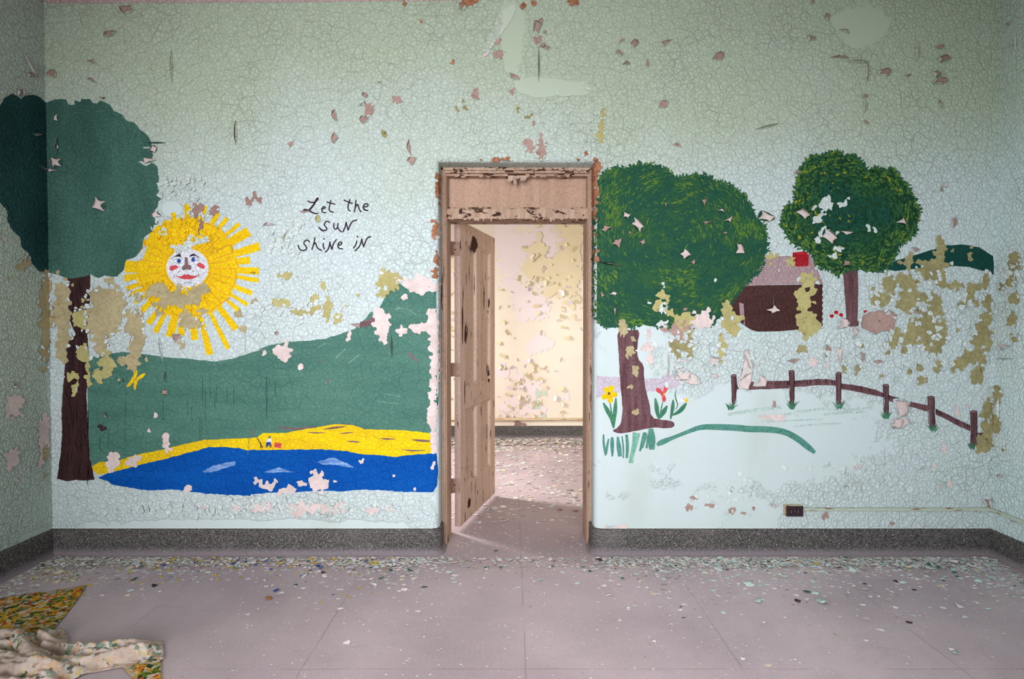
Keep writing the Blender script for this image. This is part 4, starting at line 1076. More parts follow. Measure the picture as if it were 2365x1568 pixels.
flaked([(312, 745, 18, 30, .95), (318, 785, 14, 26, .95), (300, 730, 14, 14, .7), (300, 835, 16, 14, 1.1), (312, 815, 12, 24, .95), (338, 824, 6, 6, 1.0)], M['beige'], 'bare beige strip below the left rays of the sun', 6, s=7, flake_n=.6)
flaked([(365, 675, 22, 20, 1.05), (395, 692, 34, 18, 1.1), (413, 672, 7, 14, .9), (440, 690, 24, 14, 1.0), (455, 680, 16, 22, .9), (430, 735, 18, 18, .9), (445, 750, 26, 10, .85), (470, 720, 12, 12, .8), (475, 668, 8, 12, .7), (365, 722, 8, 8, .7), (318, 690, 10, 14, .5)],
       M['beige'], 'bare beige plaster eaten into the lower half of the sun', 7, s=6.5, flake_n=.5)
flaked([(456, 484, 11, 14, 1.15), (462, 515, 7, 20, .9), (494, 487, 9, 8, 1.0)], M['brown'], 'dusky brown spots in the top rays of the sun', 8, s=6)
flaked([(463, 552, 14, 12, 1.1), (440, 562, 10, 12, .9), (410, 572, 18, 8, .8), (375, 535, 10, 10, .7), (478, 552, 8, 8, .8)], M['flake'], 'pale undercoat showing above the face of the sun', 9, s=6, curl=True, flake_n=.9)
flaked([(550, 725, 8, 12, .95), (560, 760, 10, 8, .6), (588, 695, 7, 9, .5), (420, 800, 8, 9, .6)], M['beige'], 'small bare beige spots right of the sun', 10, s=6)
flaked([(574, 468, 10, 8, 1.05), (588, 452, 6, 5, 1.1), (598, 462, 6, 5, 1.0), (632, 460, 6, 4, .7)], M['brown'], 'small brown chips above the right of the sun', 11, s=6)
flaked([(655, 700, 20, 8, .95), (660, 635, 22, 7, .7), (640, 697, 10, 6, .8), (728, 690, 9, 12, .95), (735, 708, 16, 10, .8), (757, 715, 9, 22, 1.0), (715, 718, 16, 8, .8), (782, 730, 10, 14, .8), (800, 707, 8, 4, .7), (748, 662, 6, 8, .8), (830, 682, 4, 6, .8), (690, 720, 16, 8, .5)],
       M['pale_olive'], 'olive chips missing from the pale wall above the green hill', 12, s=6, flake_n=.7)
flaked([(895, 650, 20, 22, 1.0), (885, 675, 12, 12, .9), (905, 636, 18, 10, .8)], M['pale_olive'], 'olive patch on the slope of the painted peak', 13, s=7)
# right of the door
flaked([(1530, 680, 9, 14, 1.0), (1522, 702, 10, 14, .95), (1545, 720, 12, 10, .7), (1540, 690, 8, 22, .6), (1562, 680, 4, 5, .7)], M['pale_olive'], 'olive chips missing from the lower edge of the large tree', 14, s=7)
flaked([(1584, 738, 17, 18, 1.1), (1563, 735, 8, 12, .9), (1580, 760, 16, 10, .8)], M['pale_olive'], 'olive patch at the foot of the large green crown', 15, s=8)
flaked([(1566, 757, 20, 14, 1.05), (1570, 775, 18, 10, .9), (1535, 760, 14, 12, .4)], M['dusk_pink'], 'dusky pink patch right of the large trunk', 16, s=8)
flaked([(1623, 738, 20, 15, 1.15)], M['pink'], 'pink bare patch under the right of the large crown', 17, s=9)
flaked([(1560, 800, 11, 18, 1.05), (1588, 800, 13, 22, 1.05), (1592, 780, 8, 12, .9)], M['olive'], 'twin olive hollows below the large crown', 18, s=7, flake_n=.9)
flaked([(1680, 720, 9, 24, .9), (1690, 752, 14, 20, 1.0), (1676, 745, 14, 12, .8), (1668, 790, 8, 18, .95), (1666, 815, 8, 18, .9), (1705, 735, 16, 10, .7)], M['pale_olive'], 'olive strip left of the brown cabin', 19, s=8, flake_n=.7)
flaked([(1500, 770, 20, 14, .5), (1495, 800, 22, 16, .6), (1500, 830, 16, 16, .4)], M['pink'], 'thin pale pink streaks beside the large trunk', 20, s=8)
flaked([(1865, 650, 22, 22, .85), (1850, 680, 17, 18, 1.0), (1862, 700, 16, 14, .8), (1858, 730, 18, 22, 1.0), (1866, 752, 20, 20, 1.1), (1858, 775, 8, 14, .7), (1880, 668, 8, 14, .6), (1853, 640, 10, 12, .7)], M['pale_olive'], 'tall olive streak of lost paint over the cabin', 21, s=8)
flaked([(1782, 592, 16, 6, .8), (1825, 602, 10, 12, .9), (1778, 610, 6, 5, .6), (1798, 622, 5, 4, .6), (1753, 575, 5, 5, .6)], M['pale_olive'], 'olive chips along the cabin roof ridge', 22, s=6)
flaked([(2170, 582, 10, 24, 1.0), (2162, 612, 22, 14, 1.0), (2150, 628, 28, 14, 1.0), (2128, 606, 16, 8, .7), (2098, 606, 8, 16, .9), (2105, 596, 6, 20, .6), (2080, 607, 4, 5, .9), (2238, 597, 6, 10, .9), (2242, 572, 4, 5, .8), (2200, 578, 4, 5, .7)],
       M['olive'], 'olive bare plaster across the dark teal hill', 23, s=8, flake_n=.3)
flaked([(2052, 652, 14, 18, 1.0), (2085, 648, 26, 12, 1.0), (2098, 668, 22, 28, 1.05), (2040, 690, 16, 12, .95), (2022, 695, 14, 14, .9), (2092, 705, 20, 18, 1.05), (2132, 690, 9, 12, .9), (2165, 640, 20, 12, .9), (2015, 668, 8, 5, .7)],
       M['olive'], 'large olive bare area right of the small trunk', 24, s=8, flake_n=.8)
flaked([(2160, 700, 14, 18, 1.0), (2150, 740, 24, 30, 1.1), (2162, 775, 18, 30, 1.1), (2120, 760, 26, 20, .95), (2135, 790, 20, 14, .8), (2075, 775, 22, 14, .9), (2100, 790, 24, 8, .8), (2060, 790, 14, 8, .7), (2165, 812, 14, 12, .8)],
       M['olive'], 'tallest olive bare area left of the right corner', 25, s=8, flake_n=.8)
flaked([(2245, 665, 22, 8, .9), (2240, 690, 12, 18, 1.0), (2275, 650, 8, 22, .7), (2200, 660, 18, 8, .9), (2180, 655, 12, 8, .8), (2280, 700, 10, 20, .8), (2210, 765, 6, 8, .7), (2225, 705, 10, 8, .6)],
       M['olive'], 'broken olive chips beside the right corner', 26, s=8, flake_n=.9)
flaked([(2272, 770, 14, 40, 1.1), (2262, 800, 14, 40, 1.1), (2240, 825, 22, 16, .9), (2220, 840, 20, 14, .85), (2255, 865, 12, 22, .95), (2200, 855, 12, 12, .6), (2165, 850, 8, 16, .8), (2080, 810, 16, 8, .7), (2048, 815, 8, 8, .7)],
       M['olive'], 'olive streak running down the right corner', 27, s=8, flake_n=.6)
flaked([(2125, 850, 7, 6, .9), (2130, 880, 10, 8, 1.0), (2100, 855, 4, 8, .6), (1950, 852, 6, 8, .9), (1978, 852, 4, 10, .9), (1992, 800, 4, 4, .7), (2037, 870, 5, 4, .8), (1852, 806, 12, 10, .9)], M['olive'], 'small scattered olive chips above the fence', 28, s=6)
flaked([(2278, 950, 9, 22, 1.1), (2272, 985, 12, 16, 1.0), (2270, 1025, 16, 20, 1.1), (2285, 1000, 6, 20, .7)], M['olive'], 'olive patch at the right end of the fence', 29, s=8)
flaked([(2345, 605, 12, 22, 1.0), (2338, 650, 12, 14, .8), (2342, 690, 14, 12, .9), (2340, 740, 12, 14, .9), (2345, 780, 8, 10, .8), (2315, 660, 7, 8, .8)], M['olive'], 'olive chips missing from the right side wall', 30, s=7, flake_n=.8)
flaked([(2303, 915, 8, 26, .9), (2298, 980, 12, 20, 1.0), (2320, 1040, 5, 8, .7)], M['olive'], 'low olive chips just round the right corner', 31, s=7)
flaked([(1220, 270, 10, 5, .8), (1200, 250, 6, 5, .8), (1195, 255, 4, 8, .9), (1230, 288, 4, 4, .7), (1075, 250, 4, 6, .9), (1068, 232, 4, 4, .8), (1055, 252, 4, 6, .8), (878, 190, 4, 3, .8), (887, 308, 8, 6, .6)], M['olive'], 'tiny olive chips in the wall over the doorway', 32, s=5)
flaked([(1222, 335, 9, 14, .95), (1250, 345, 9, 18, 1.0), (1248, 318, 5, 10, .8), (1230, 280, 4, 14, .8), (1215, 330, 5, 14, .6)], M['dusk_pink'], 'dusky pink flaking column above the doorway', 33, s=6, flake_n=.8)
flaked([(1148, 368, 16, 5, .9), (1170, 368, 8, 5, 1.0), (1110, 369, 3, 3, .8), (1332, 368, 3, 3, .8), (1352, 356, 5, 4, .9)], M['rust'], 'rust brown chips right above the door frame', 34, s=5)
flaked([(1082, 6, 20, 10, 1.05), (1210, 14, 7, 6, 1.0), (1232, 8, 6, 5, .9), (1325, 4, 10, 7, 1.1), (935, 9, 4, 4, 1.0), (935, 33, 3, 3, .8), (974, 52, 3, 4, .8), (1045, 144, 4, 5, .9)], M['rust'], 'orange brown chips along the top of the wall', 35, s=5)
flaked([(1011, 430, 5, 36, .8), (1006, 530, 7, 24, .95), (1006, 597, 6, 14, 1.0), (1005, 632, 5, 10, .95), (1012, 470, 4, 10, .8)], M['rust'], 'rust brown chips down the left edge of the doorway', 36, s=6)
flaked([(1377, 390, 9, 16, 1.1), (1374, 430, 7, 40, 1.1), (1374, 480, 6, 26, 1.0), (1374, 535, 4, 14, .8), (1375, 590, 6, 18, .95)], M['rust'], 'orange bare strip down the right edge of the doorway', 37, s=6)
flaked([(1385, 310, 10, 30, .6), (1392, 280, 6, 40, .6)], M['pale_olive'], 'olive green streak at the upper right of the doorway', 38, s=6, flake_n=.9)
flaked([(1240, 92, 8, 12, .9), (1152, 126, 12, 8, .9), (1150, 96, 8, 7, .8), (1095, 218, 9, 8, 1.0), (1183, 210, 5, 5, 1.0), (914, 230, 8, 6, 1.0), (852, 254, 9, 10, 1.0), (846, 270, 4, 4, .8), (672, 331, 5, 6, 1.0)], M['dusk_pink'], 'small pink chips high on the wall left of centre', 39, s=6)
flaked([(600, 1172, 30, 10, .85), (700, 1175, 26, 12, .95), (745, 1172, 30, 10, .95), (780, 1170, 18, 12, .9), (545, 1172, 8, 8, .9), (478, 1168, 8, 6, .9), (860, 1178, 14, 8, .8), (575, 1175, 10, 8, .8), (900, 1175, 20, 6, .6)], M['pink'], 'pinkish chips in the crazed band under the lake', 41, s=7, flake_n=.9)
flaked([(1595, 1170, 10, 6, .9), (1600, 1150, 8, 5, .7), (1640, 1165, 14, 8, .7), (1688, 1180, 6, 6, .9), (1740, 1173, 4, 4, .9), (1718, 1185, 4, 4, .8), (1905, 1190, 8, 6, .9), (2060, 1208, 6, 5, .9)], M['dusk_pink'], 'pink chips low on the wall near the outlet', 42, s=6, flake_n=.9)
flaked([(2155, 1078, 6, 5, .9), (2180, 1035, 6, 10, 1.0), (2190, 1118, 10, 10, .6), (2165, 1125, 5, 4, .8), (2210, 950, 6, 12, .8), (2235, 935, 5, 4, .8), (1980, 1078, 10, 5, .6), (1880, 838, 8, 10, .8), (1912, 845, 5, 6, .6)], M['pink'], 'faint pink chips on the wall below the fence', 43, s=6)
# patches on the lake, hill and right tree
flaked([(600, 1112, 14, 8, .8), (620, 1120, 16, 8, .9), (590, 1105, 8, 6, .8), (634, 1110, 6, 10, .7), (672, 1130, 22, 9, .95), (700, 1118, 10, 9, .9), (733, 1113, 18, 16, 1.1), (655, 1135, 10, 6, .9)], M['pink'], 'pale pink patches missing from the blue lake', 44, s=8, curl=False)
flaked([(722, 1088, 7, 5, 1.0), (686, 1112, 4, 3, .8), (834, 1064, 6, 3, 1.0), (1000, 1075, 4, 9, 1.0), (908, 1097, 3, 3, .8), (433, 1129, 9, 6, 1.1), (776, 1110, 4, 3, .8), (957, 1130, 3, 3, .8)], M['pink'], 'small pale chips missing from the blue lake', 45, s=5, curl=False)
flaked([(262, 1062, 12, 13, 1.2), (308, 1064, 14, 9, 1.1), (258, 1080, 8, 7, .9), (386, 1020, 8, 20, 1.1), (350, 996, 6, 3, 1.0), (362, 961, 5, 3, .9), (356, 973, 3, 3, .8)], M['pink'], 'pale pink patches missing along the yellow bank', 46, s=8, curl=False)
flaked([(655, 812, 14, 17, 1.1), (884, 750, 16, 28, 1.1), (970, 757, 22, 11, 1.05), (930, 768, 12, 10, .9), (998, 730, 11, 18, 1.1), (805, 776, 8, 10, .7), (696, 843, 6, 6, 1.1), (694, 815, 3, 3, .9), (608, 818, 3, 8, .9), (936, 684, 5, 8, .9)], M['pink'], 'pink patches torn out of the green hill', 47, s=8, curl=False)
flaked([(960, 655, 34, 13, 1.15), (990, 662, 24, 14, 1.1), (935, 652, 14, 8, .9)], M['pink'], 'white pink bare area on the painted peak', 48, s=8, curl=False)
flaked([(1004, 800, 9, 45, 1.2), (1003, 845, 8, 40, 1.1), (1000, 900, 8, 24, .9), (998, 950, 9, 20, 1.0), (1000, 990, 8, 26, 1.0), (1002, 1030, 7, 20, .9), (1008, 770, 8, 12, 1.0)], M['pink'], 'pale bare edge between the green hill and the door frame', 49, s=7, curl=False)
flaked([(1908, 470, 12, 16, 1.05), (1940, 472, 16, 5, .9), (1955, 462, 5, 8, .9), (1898, 495, 5, 8, .9), (1888, 510, 8, 7, 1.1), (1902, 535, 11, 11, 1.0), (1880, 480, 4, 5, 1.0), (1888, 555, 6, 6, 1.0), (1932, 542, 4, 6, .8), (2005, 520, 3, 3, .9), (2020, 530, 4, 6, .9), (2006, 530, 4, 3, .8), (1935, 575, 10, 8, .9), (1925, 592, 8, 7, .9)],
       M['flake'], 'pale mint chips missing from the small right tree', 50, s=6, curl=False)
flaked([(1496, 698, 5, 6, 1.1), (1533, 710, 10, 16, .7), (1530, 745, 14, 8, .9), (1532, 658, 4, 6, .8), (1652, 645, 4, 4, 1.0)], M['flake'], 'pale mint chips missing from the large tree', 51, s=6, curl=False)
flaked([(1438, 755, 8, 14, 1.0), (1455, 808, 8, 9, .95), (1448, 820, 8, 5, .9), (1466, 852, 8, 9, 1.0), (1457, 895, 5, 5, 1.0), (1466, 950, 8, 6, 1.0), (1470, 862, 5, 6, .8), (1464, 785, 6, 8, .8)], M['beige'], 'cream chips missing down the large trunk', 52, s=6, curl=False)
flaked([(640, 560, 14, 10, .6), (688, 515, 14, 12, .8), (664, 545, 12, 22, .5)], M['flake'], 'lifted pale flakes left of the lettering', 53, s=7, flake_n=1)
flaked([(1780, 964, 24, 5, 1.1), (1770, 969, 4, 3, .8)], M['pink'], 'short pink streak below the second fence post', 55, s=7, curl=False)
flaked([(1430, 1217, 18, 5, .95), (1400, 1218, 10, 3, .7), (1800, 1222, 20, 2, .6), (2130, 1217, 24, 2, .7)], M['pink'], 'pink chips along the top of the baseboard', 56, s=5, curl=False)
# side walls
flaked([(28, 938, 15, 22, 1.15), (34, 920, 9, 16, .9), (102, 990, 9, 26, 1.1), (100, 1020, 12, 18, 1.0), (94, 1045, 6, 14, .9), (25, 1060, 14, 16, 1.0), (32, 1046, 10, 10, .9), (15, 1080, 8, 8, .8), (92, 1072, 7, 12, .9), (40, 1110, 5, 6, .9), (12, 555, 6, 4, .9)],
       M['pink'], 'pale pink patches low on the left side wall', 57, s=8, curl=False)
flaked([(104, 1045, 6, 16, 1.0), (50, 610, 12, 10, .6), (62, 605, 8, 12, .8), (45, 620, 8, 5, .7), (20, 640, 4, 5, .6), (104, 1100, 4, 6, .7)], M['beige'], 'beige chips missing from the left side wall', 58, s=6)

# ------------------------------------------------------------------ tears with paint curling off the wall
def tear(px, py, w, h, seed, mat, bare, rot=0.0, lift=1.0, tips=None):
    r = random.Random(seed)
    n = tips or (4 if min(w, h) / max(w, h) > .45 else 3 if min(w, h) / max(w, h) > .25 else 2)
    X, Z = wallxz(px, py); s = D / F; a, b = w * s * .62, h * s * .62
    c_, s_ = math.cos(rot), math.sin(rot)
    def loc(u, v): return (X + (u * a) * c_ - (v * b) * s_, Z + (u * a) * s_ + (v * b) * c_)
    if n == 2: angs = [0.0 if w > h else math.pi / 2, math.pi if w > h else -math.pi / 2]
    else:
        st = r.uniform(0, 6); angs = [st + 2 * math.pi * (i + r.uniform(-.3, .3)) / n for i in range(n)]
    bm = bmesh.new()
    tips_ = []
    for t in angs:
        q = r.uniform(.9, 1.1) if n == 2 else r.uniform(.6, 1.2)
        tips_.append((math.cos(t) * q, math.sin(t) * q))
    K = 7; slots = []
    base = .003
    # bare ground under the tear
    ring = []
    for i in range(n):
        p, q = tips_[i], tips_[(i + 1) % n]
        m = ((p[0] + q[0]) / 2, (p[1] + q[1]) / 2)
        if n == 2: bulge = (.0, (1 if (i == 0) else -1) * .55) if w > h else ((-1 if i == 0 else 1) * .55, 0)
        else: bulge = (m[0] * .15, m[1] * .15)
        slots.append((p, q, m, bulge))
        for k in range(K):
            t = k / K; e = 4 * t * (1 - t)
            ring.append((p[0] + (q[0] - p[0]) * t + bulge[0] * e, p[1] + (q[1] - p[1]) * t + bulge[1] * e))
    vs = [bm.verts.new(map_wall(*loc(u, v), .0046)) for u, v in ring]
    try:
        f = bm.faces.new(vs); f.material_index = 1
    except ValueError: pass
    for i, (p, q, m, bulge) in enumerate(slots):
        hi = lift * r.uniform(.35, 1.0) * min(.034, .010 + .35 * min(a, b) + .10 * max(a, b))
        if r.random() < .25: hi *= .3
        inn = r.uniform(.12, .42)
        rows = [[], [], [], []]
        for k in range(K + 1):
            t = k / K; e = 4 * t * (1 - t)
            ou, ov = p[0] + (q[0] - p[0]) * t + bulge[0] * e, p[1] + (q[1] - p[1]) * t + bulge[1] * e
            if n == 2: iu, iv = p[0] + (q[0] - p[0]) * t - bulge[0] * e * (.1 - inn) , p[1] + (q[1] - p[1]) * t - bulge[1] * e * (.1 - inn)
            else: iu, iv = ou * (1 - inn * e), ov * (1 - inn * e)
            j = r.uniform(-.05, .05) * e; iu += j; iv -= j
            hh = hi * e ** 1.2
            rows[0].append(map_wall(*loc(ou * 1.02, ov * 1.02), .0050))
            rows[1].append(map_wall(*loc(iu * .55 + ou * .45, iv * .55 + ov * .45), .0052 + hh * .42))
            rows[2].append(map_wall(*loc(iu, iv), .0054 + hh))
            rows[3].append(map_wall(*loc(iu * .9 + ou * .1, iv * .9 + ov * .1), .0056 + hh * 1.22))
        rv = [[bm.verts.new(c) for c in row] for row in rows]
        for ri in range(3):
            for k in range(K):
                f = bm.faces.new((rv[ri][k], rv[ri][k + 1], rv[ri + 1][k + 1], rv[ri + 1][k])); f.smooth = True
                f.material_index = 2 if ri == 2 else 0
    o = link('paint_tear', bm, [mat, bare, M['flake_back']], wall_of(px))
W_, P_, DP = M['wall'], M['pink'], M['dusk_pink']
T = [(297, 22, 34, 24, W_, DP), (122, 172, 24, 26, W_, DP), (212, 143, 26, 9, W_, DP), (215, 185, 32, 10, W_, DP, -.5), (397, 155, 9, 56, W_, DP), (545, 308, 9, 46, W_, DP), (773, 268, 18, 24, W_, DP), (838, 274, 22, 17, W_, DP),
     (840, 240, 34, 10, W_, DP, .3), (773, 320, 14, 22, W_, DP), (946, 342, 12, 46, W_, DP), (953, 371, 26, 20, W_, DP), (258, 78, 30, 14, W_, DP, .4), (845, 222, 14, 12, W_, DP), (1190, 178, 26, 14, W_, DP, -.6), (1238, 62, 18, 26, W_, DP),
     (1248, 50, 14, 14, W_, DP), (1254, 105, 14, 14, W_, DP), (1244, 150, 7, 70, W_, DP), (1258, 75, 12, 8, W_, DP), (1262, 112, 14, 14, W_, DP), (1064, 16, 10, 16, W_, DP),
     (1466, 102, 16, 18, W_, DP), (1430, 122, 16, 14, W_, DP), (1442, 147, 30, 9, W_, DP), (1438, 92, 24, 8, W_, DP, .7), (1496, 145, 8, 26, W_, DP), (1543, 98, 36, 14, W_, DP, .4), (1660, 132, 28, 20, W_, DP), (1535, 241, 26, 15, W_, DP), (1770, 293, 48, 8, W_, DP, .25),
     (1911, 40, 16, 16, W_, DP), (1872, 88, 18, 12, W_, DP), (1951, 73, 32, 9, W_, DP, -.2), (1938, 134, 40, 13, W_, DP, .2), (1981, 143, 42, 9, W_, DP, -.05), (2001, 168, 7, 40, W_, DP), (2042, 167, 24, 17, W_, DP, .3), (2180, 136, 34, 24, W_, DP),
     (2168, 110, 18, 10, W_, DP), (2165, 172, 22, 16, W_, DP), (2168, 190, 38, 20, W_, DP, .5), (1998, 282, 18, 8, W_, DP, -.5), (1996, 222, 10, 12, W_, DP), (1995, 245, 6, 30, W_, DP), (2170, 246, 8, 30, W_, DP), (1877, 4, 8, 18, W_, DP), (2116, 122, 7, 36, W_, DP), (2095, 175, 18, 8, W_, DP, .5),
     (2178, 429, 14, 10, W_, P_), (2172, 438, 10, 12, W_, DP), (2201, 513, 12, 20, W_, DP), (1560, 332, 28, 8, W_, DP, -.3), (1838, 397, 28, 8, W_, DP, .4), (2112, 575, 20, 10, W_, DP),
     (625, 519, 30, 10, W_, P_), (655, 550, 14, 36, W_, M['pale_olive']), (372, 808, 10, 46, W_, P_, .15), (408, 779, 24, 20, W_, DP), (706, 490, 30, 8, W_, DP), (735, 505, 10, 16, W_, M['pale_olive']), (830, 752, 36, 10, W_, DP, -.2), (640, 770, 12, 8, W_, DP), (1980, 1185, 1, 1, W_, P_),
     (1785, 1166, 14, 14, W_, P_), (1690, 1130, 12, 14, W_, P_), (2284, 1162, 22, 28, W_, DP), (2025, 835, 18, 9, W_, DP), (1990, 825, 9, 26, W_, DP), (1908, 812, 20, 32, W_, DP), (1936, 822, 20, 60, W_, P_), (1832, 832, 22, 10, W_, DP), (1786, 933, 10, 16, W_, DP),
     (1630, 1215, 1, 1, W_, P_), (2218, 1195, 1, 1, W_, P_), (1575, 868, 54, 26, W_, P_, -.35), (1572, 835, 46, 14, W_, P_), (1650, 835, 26, 22, W_, P_, -.5), (1720, 855, 26, 78, W_, P_, -.15), (1760, 880, 38, 24, W_, P_), (1542, 840, 10, 50, W_, P_), (1648, 868, 34, 12, W_, P_),
     (2078, 942, 34, 46, W_, P_), (2066, 978, 46, 24, W_, P_), (2116, 716, 26, 12, W_, DP), (1944, 745, 26, 34, W_, P_), (1972, 765, 14, 34, W_, P_),
     (1445, 497, 14, 14, 'tm', P_), (1472, 520, 28, 28, 'tm', P_), (1400, 527, 20, 14, 'tm', DP, .4), (1425, 560, 18, 22, 'tm', DP), (1408, 609, 44, 11, 'tm', P_, -.15), (1455, 538, 24, 7, 'tm', DP), (1483, 560, 14, 12, 'tm', DP, -.7), (1582, 587, 20, 17, 'tm', P_), (1668, 487, 20, 9, 'tm', P_), (1632, 514, 28, 9, 'tm', DP, .2),
     (1682, 507, 30, 12, 'tm', P_, .4), (1706, 573, 26, 24, 'tm', P_, .5), (1767, 502, 38, 28, 'tm', P_), (1390, 680, 8, 30, 'tm', DP), (1416, 678, 14, 8, 'tm', P_), (1535, 474, 6, 14, 'tm', DP), (1421, 718, 7, 26, 'tm', DP), (1582, 714, 16, 8, 'tm', DP), (1626, 466, 8, 22, 'tm', DP), (1672, 537, 10, 8, 'tm', DP), (1600, 605, 8, 12, 'tm', DP),
     (1854, 495, 26, 26, 'tr', P_), (1912, 550, 32, 32, 'tr', P_), (1954, 537, 38, 14, 'tr', P_), (2090, 511, 44, 16, 'tr', P_, -.1), (2116, 508, 8, 18, 'tr', P_), (1953, 608, 20, 14, 'tr', DP), (1785, 717, 36, 18, 'cb', P_), (1784, 695, 5, 28, 'cb', P_),
     (232, 474, 34, 30, 'tl', P_), (133, 376, 28, 26, 'tl', P_), (133, 333, 10, 36, 'tl', P_), (130, 274, 14, 14, 'tl', P_), (122, 394, 26, 8, 'tl', P_), (96, 387, 18, 6, 'tl', P_, -.6), (340, 372, 36, 14, 'tl', P_), (356, 345, 14, 16, 'tl', P_), (362, 330, 40, 6, 'tl', DP), (360, 497, 20, 14, 'tl', P_), (84, 310, 16, 8, 'tl', DP, -.3), (238, 225, 14, 6, 'tl', DP),
     (381, 905, 14, 12, 'hl', DP), (383, 870, 6, 24, 'hl', DP), (905, 800, 8, 40, 'hl', DP), (245, 958, 5, 16, 'hl', DP),
     (68, 150, 10, 54, M['wall_left'], DP, .5), (72, 172, 26, 12, M['wall_left'], DP), (44, 212, 10, 20, M['wall_left'], DP), (32, 890, 10, 16, M['wall_left'], DP),
     (2346, 610, 12, 14, M['wall_right'], P_), (2322, 802, 42, 18, M['wall_right'], P_, .2), (2322, 828, 40, 8, M['wall_right'], P_), (2316, 1100, 34, 12, M['wall_right'], P_), (2307, 945, 7, 38, M['wall_right'], DP), (2330, 55, 12, 8, M['wall_right'], DP), (2347, 98, 6, 30, M['wall_right'], DP), (2345, 1205, 20, 8, M['wall_right'], P_), (2318, 790, 1, 1, M['wall_right'], P_)]
MM = {'tm': M['canopy'], 'tr': M['canopy2'], 'cb': M['cabin'], 'tl': M['tree_green'], 'hl': M['hill_green']}
for k, t_ in enumerate(T):
    if t_[2] < 2: continue
    m_ = MM.get(t_[4], t_[4]) if isinstance(t_[4], str) else t_[4]
    tear(t_[0], t_[1], t_[2], t_[3], 100 + k, m_, t_[5], t_[6] if len(t_) > 6 else 0.0)
# the largest bare pink patches, with a standing rim of paint
def bare_poly(poly, mat, label, seed, rim=True):
    p = rough(poly, 6, 1.2, seed); r = random.Random(seed)
    bm = wall_bm([p], .0049)
    n = len(p)
    if rim:
        hs = [(.004 + .016 * max(0, noise.noise(Vector((x * .06, y * .06, seed))) + .15)) for x, y in p]
        cx = sum(q[0] for q in p) / n; cy = sum(q[1] for q in p) / n
        rows = [[bm.verts.new(map_wall(*wallxz(cx + (x - cx) * s_, cy + (y - cy) * s_), .0050 + hh * k)) for (x, y), hh in zip(p, hs)] for s_, k in ((1.09, 0), (1.04, .5), (.985, 1.0), (1.0, 1.2))]
        for a, b, mi in ((0, 1, 1), (1, 2, 1), (2, 3, 2)):
            for i in range(n):
                f = bm.faces.new((rows[a][i], rows[a][(i + 1) % n], rows[b][(i + 1) % n], rows[b][i])); f.material_index = mi; f.smooth = True
    o = link('bare_patch', bm, [mat, M['wall'], M['flake_back']], wall_of(p[0][0])); o['label'] = label
bare_poly(zr([(750, 1340), (800, 1310), (880, 1300), (940, 1285), (1010, 1330), (985, 1450), (900, 1450), (850, 1475), (790, 1450), (735, 1420), (740, 1380)]), DP, 'large bare pink patch right of the small trunk', 3)
bare_poly(zg([(840, 510), (900, 500), (970, 560), (1040, 600), (1048, 650), (960, 655), (880, 620), (830, 560)]), P_, 'bare pink patch on the lilac path', 5)
bare_poly(zg([(1440, 350), (1475, 345), (1500, 430), (1515, 500), (1500, 640), (1480, 700), (1400, 690), (1380, 620), (1420, 560), (1440, 450)]), P_, 'tall pink patch at the peeled end of the fence', 7)
bare_poly(zq([(1185, 590), (1240, 600), (1280, 612), (1262, 660), (1240, 690), (1275, 740), (1230, 775), (1150, 778), (1140, 745), (1190, 720), (1200, 690), (1180, 640)]), P_, 'hourglass pink patch under the fence rail', 9)
bare_poly([(1150, 30), (1165, 22), (1186, 10), (1192, 22), (1178, 52), (1160, 78), (1140, 105), (1126, 122), (1112, 118), (1128, 88), (1140, 62)], M['flake'], 'smooth pale strip of peeled wall at the top', 11, rim=False)
bare_poly([(1110, 132), (1122, 122), (1132, 116), (1126, 128), (1114, 134)], P_, 'small pink sliver high on the wall', 12, rim=False)

# loose lifted flakes round the worn places
for (x0, y0, x1, y1, dens, s) in [(210, 1142, 1000, 1200, .42, 11), (350, 390, 480, 470, .5, 9), (340, 480, 500, 570, .4, 8), (1500, 760, 1720, 900, .28, 12), (1640, 780, 2060, 870, .16, 12), (2010, 640, 2290, 880, .3, 12), (1590, 1080, 1760, 1190, .22, 9),
                                  (1800, 1060, 2280, 1170, .12, 12), (2296, 560, 2365, 760, .4, 10), (600, 500, 700, 600, .35, 10), (1900, 740, 2060, 900, .14, 14), (560, 660, 830, 780, .14, 10), (1225, 180, 1400, 370, .12, 8)]:
    r = random.Random(int(x0 + y0))
    for p, poly in cells(x0, y0, x1, y1, s, int(x0)):
        ex = min((p[0] - x0), (x1 - p[0])) / (x1 - x0) * 5; ey = min(p[1] - y0, y1 - p[1]) / (y1 - y0) * 3
        if r.random() < dens * min(1, ex) * min(1, ey): LOOSE.append((p, poly, wall_of(p[0]), None))
r = random.Random(77); buck = {}
GREENS = [(crown, M['tree_green']), (lake, M['blue']), (hill, M['hill_green']), (mc, M['canopy']), (rc, M['canopy2']), (cw, M['cabin'])]
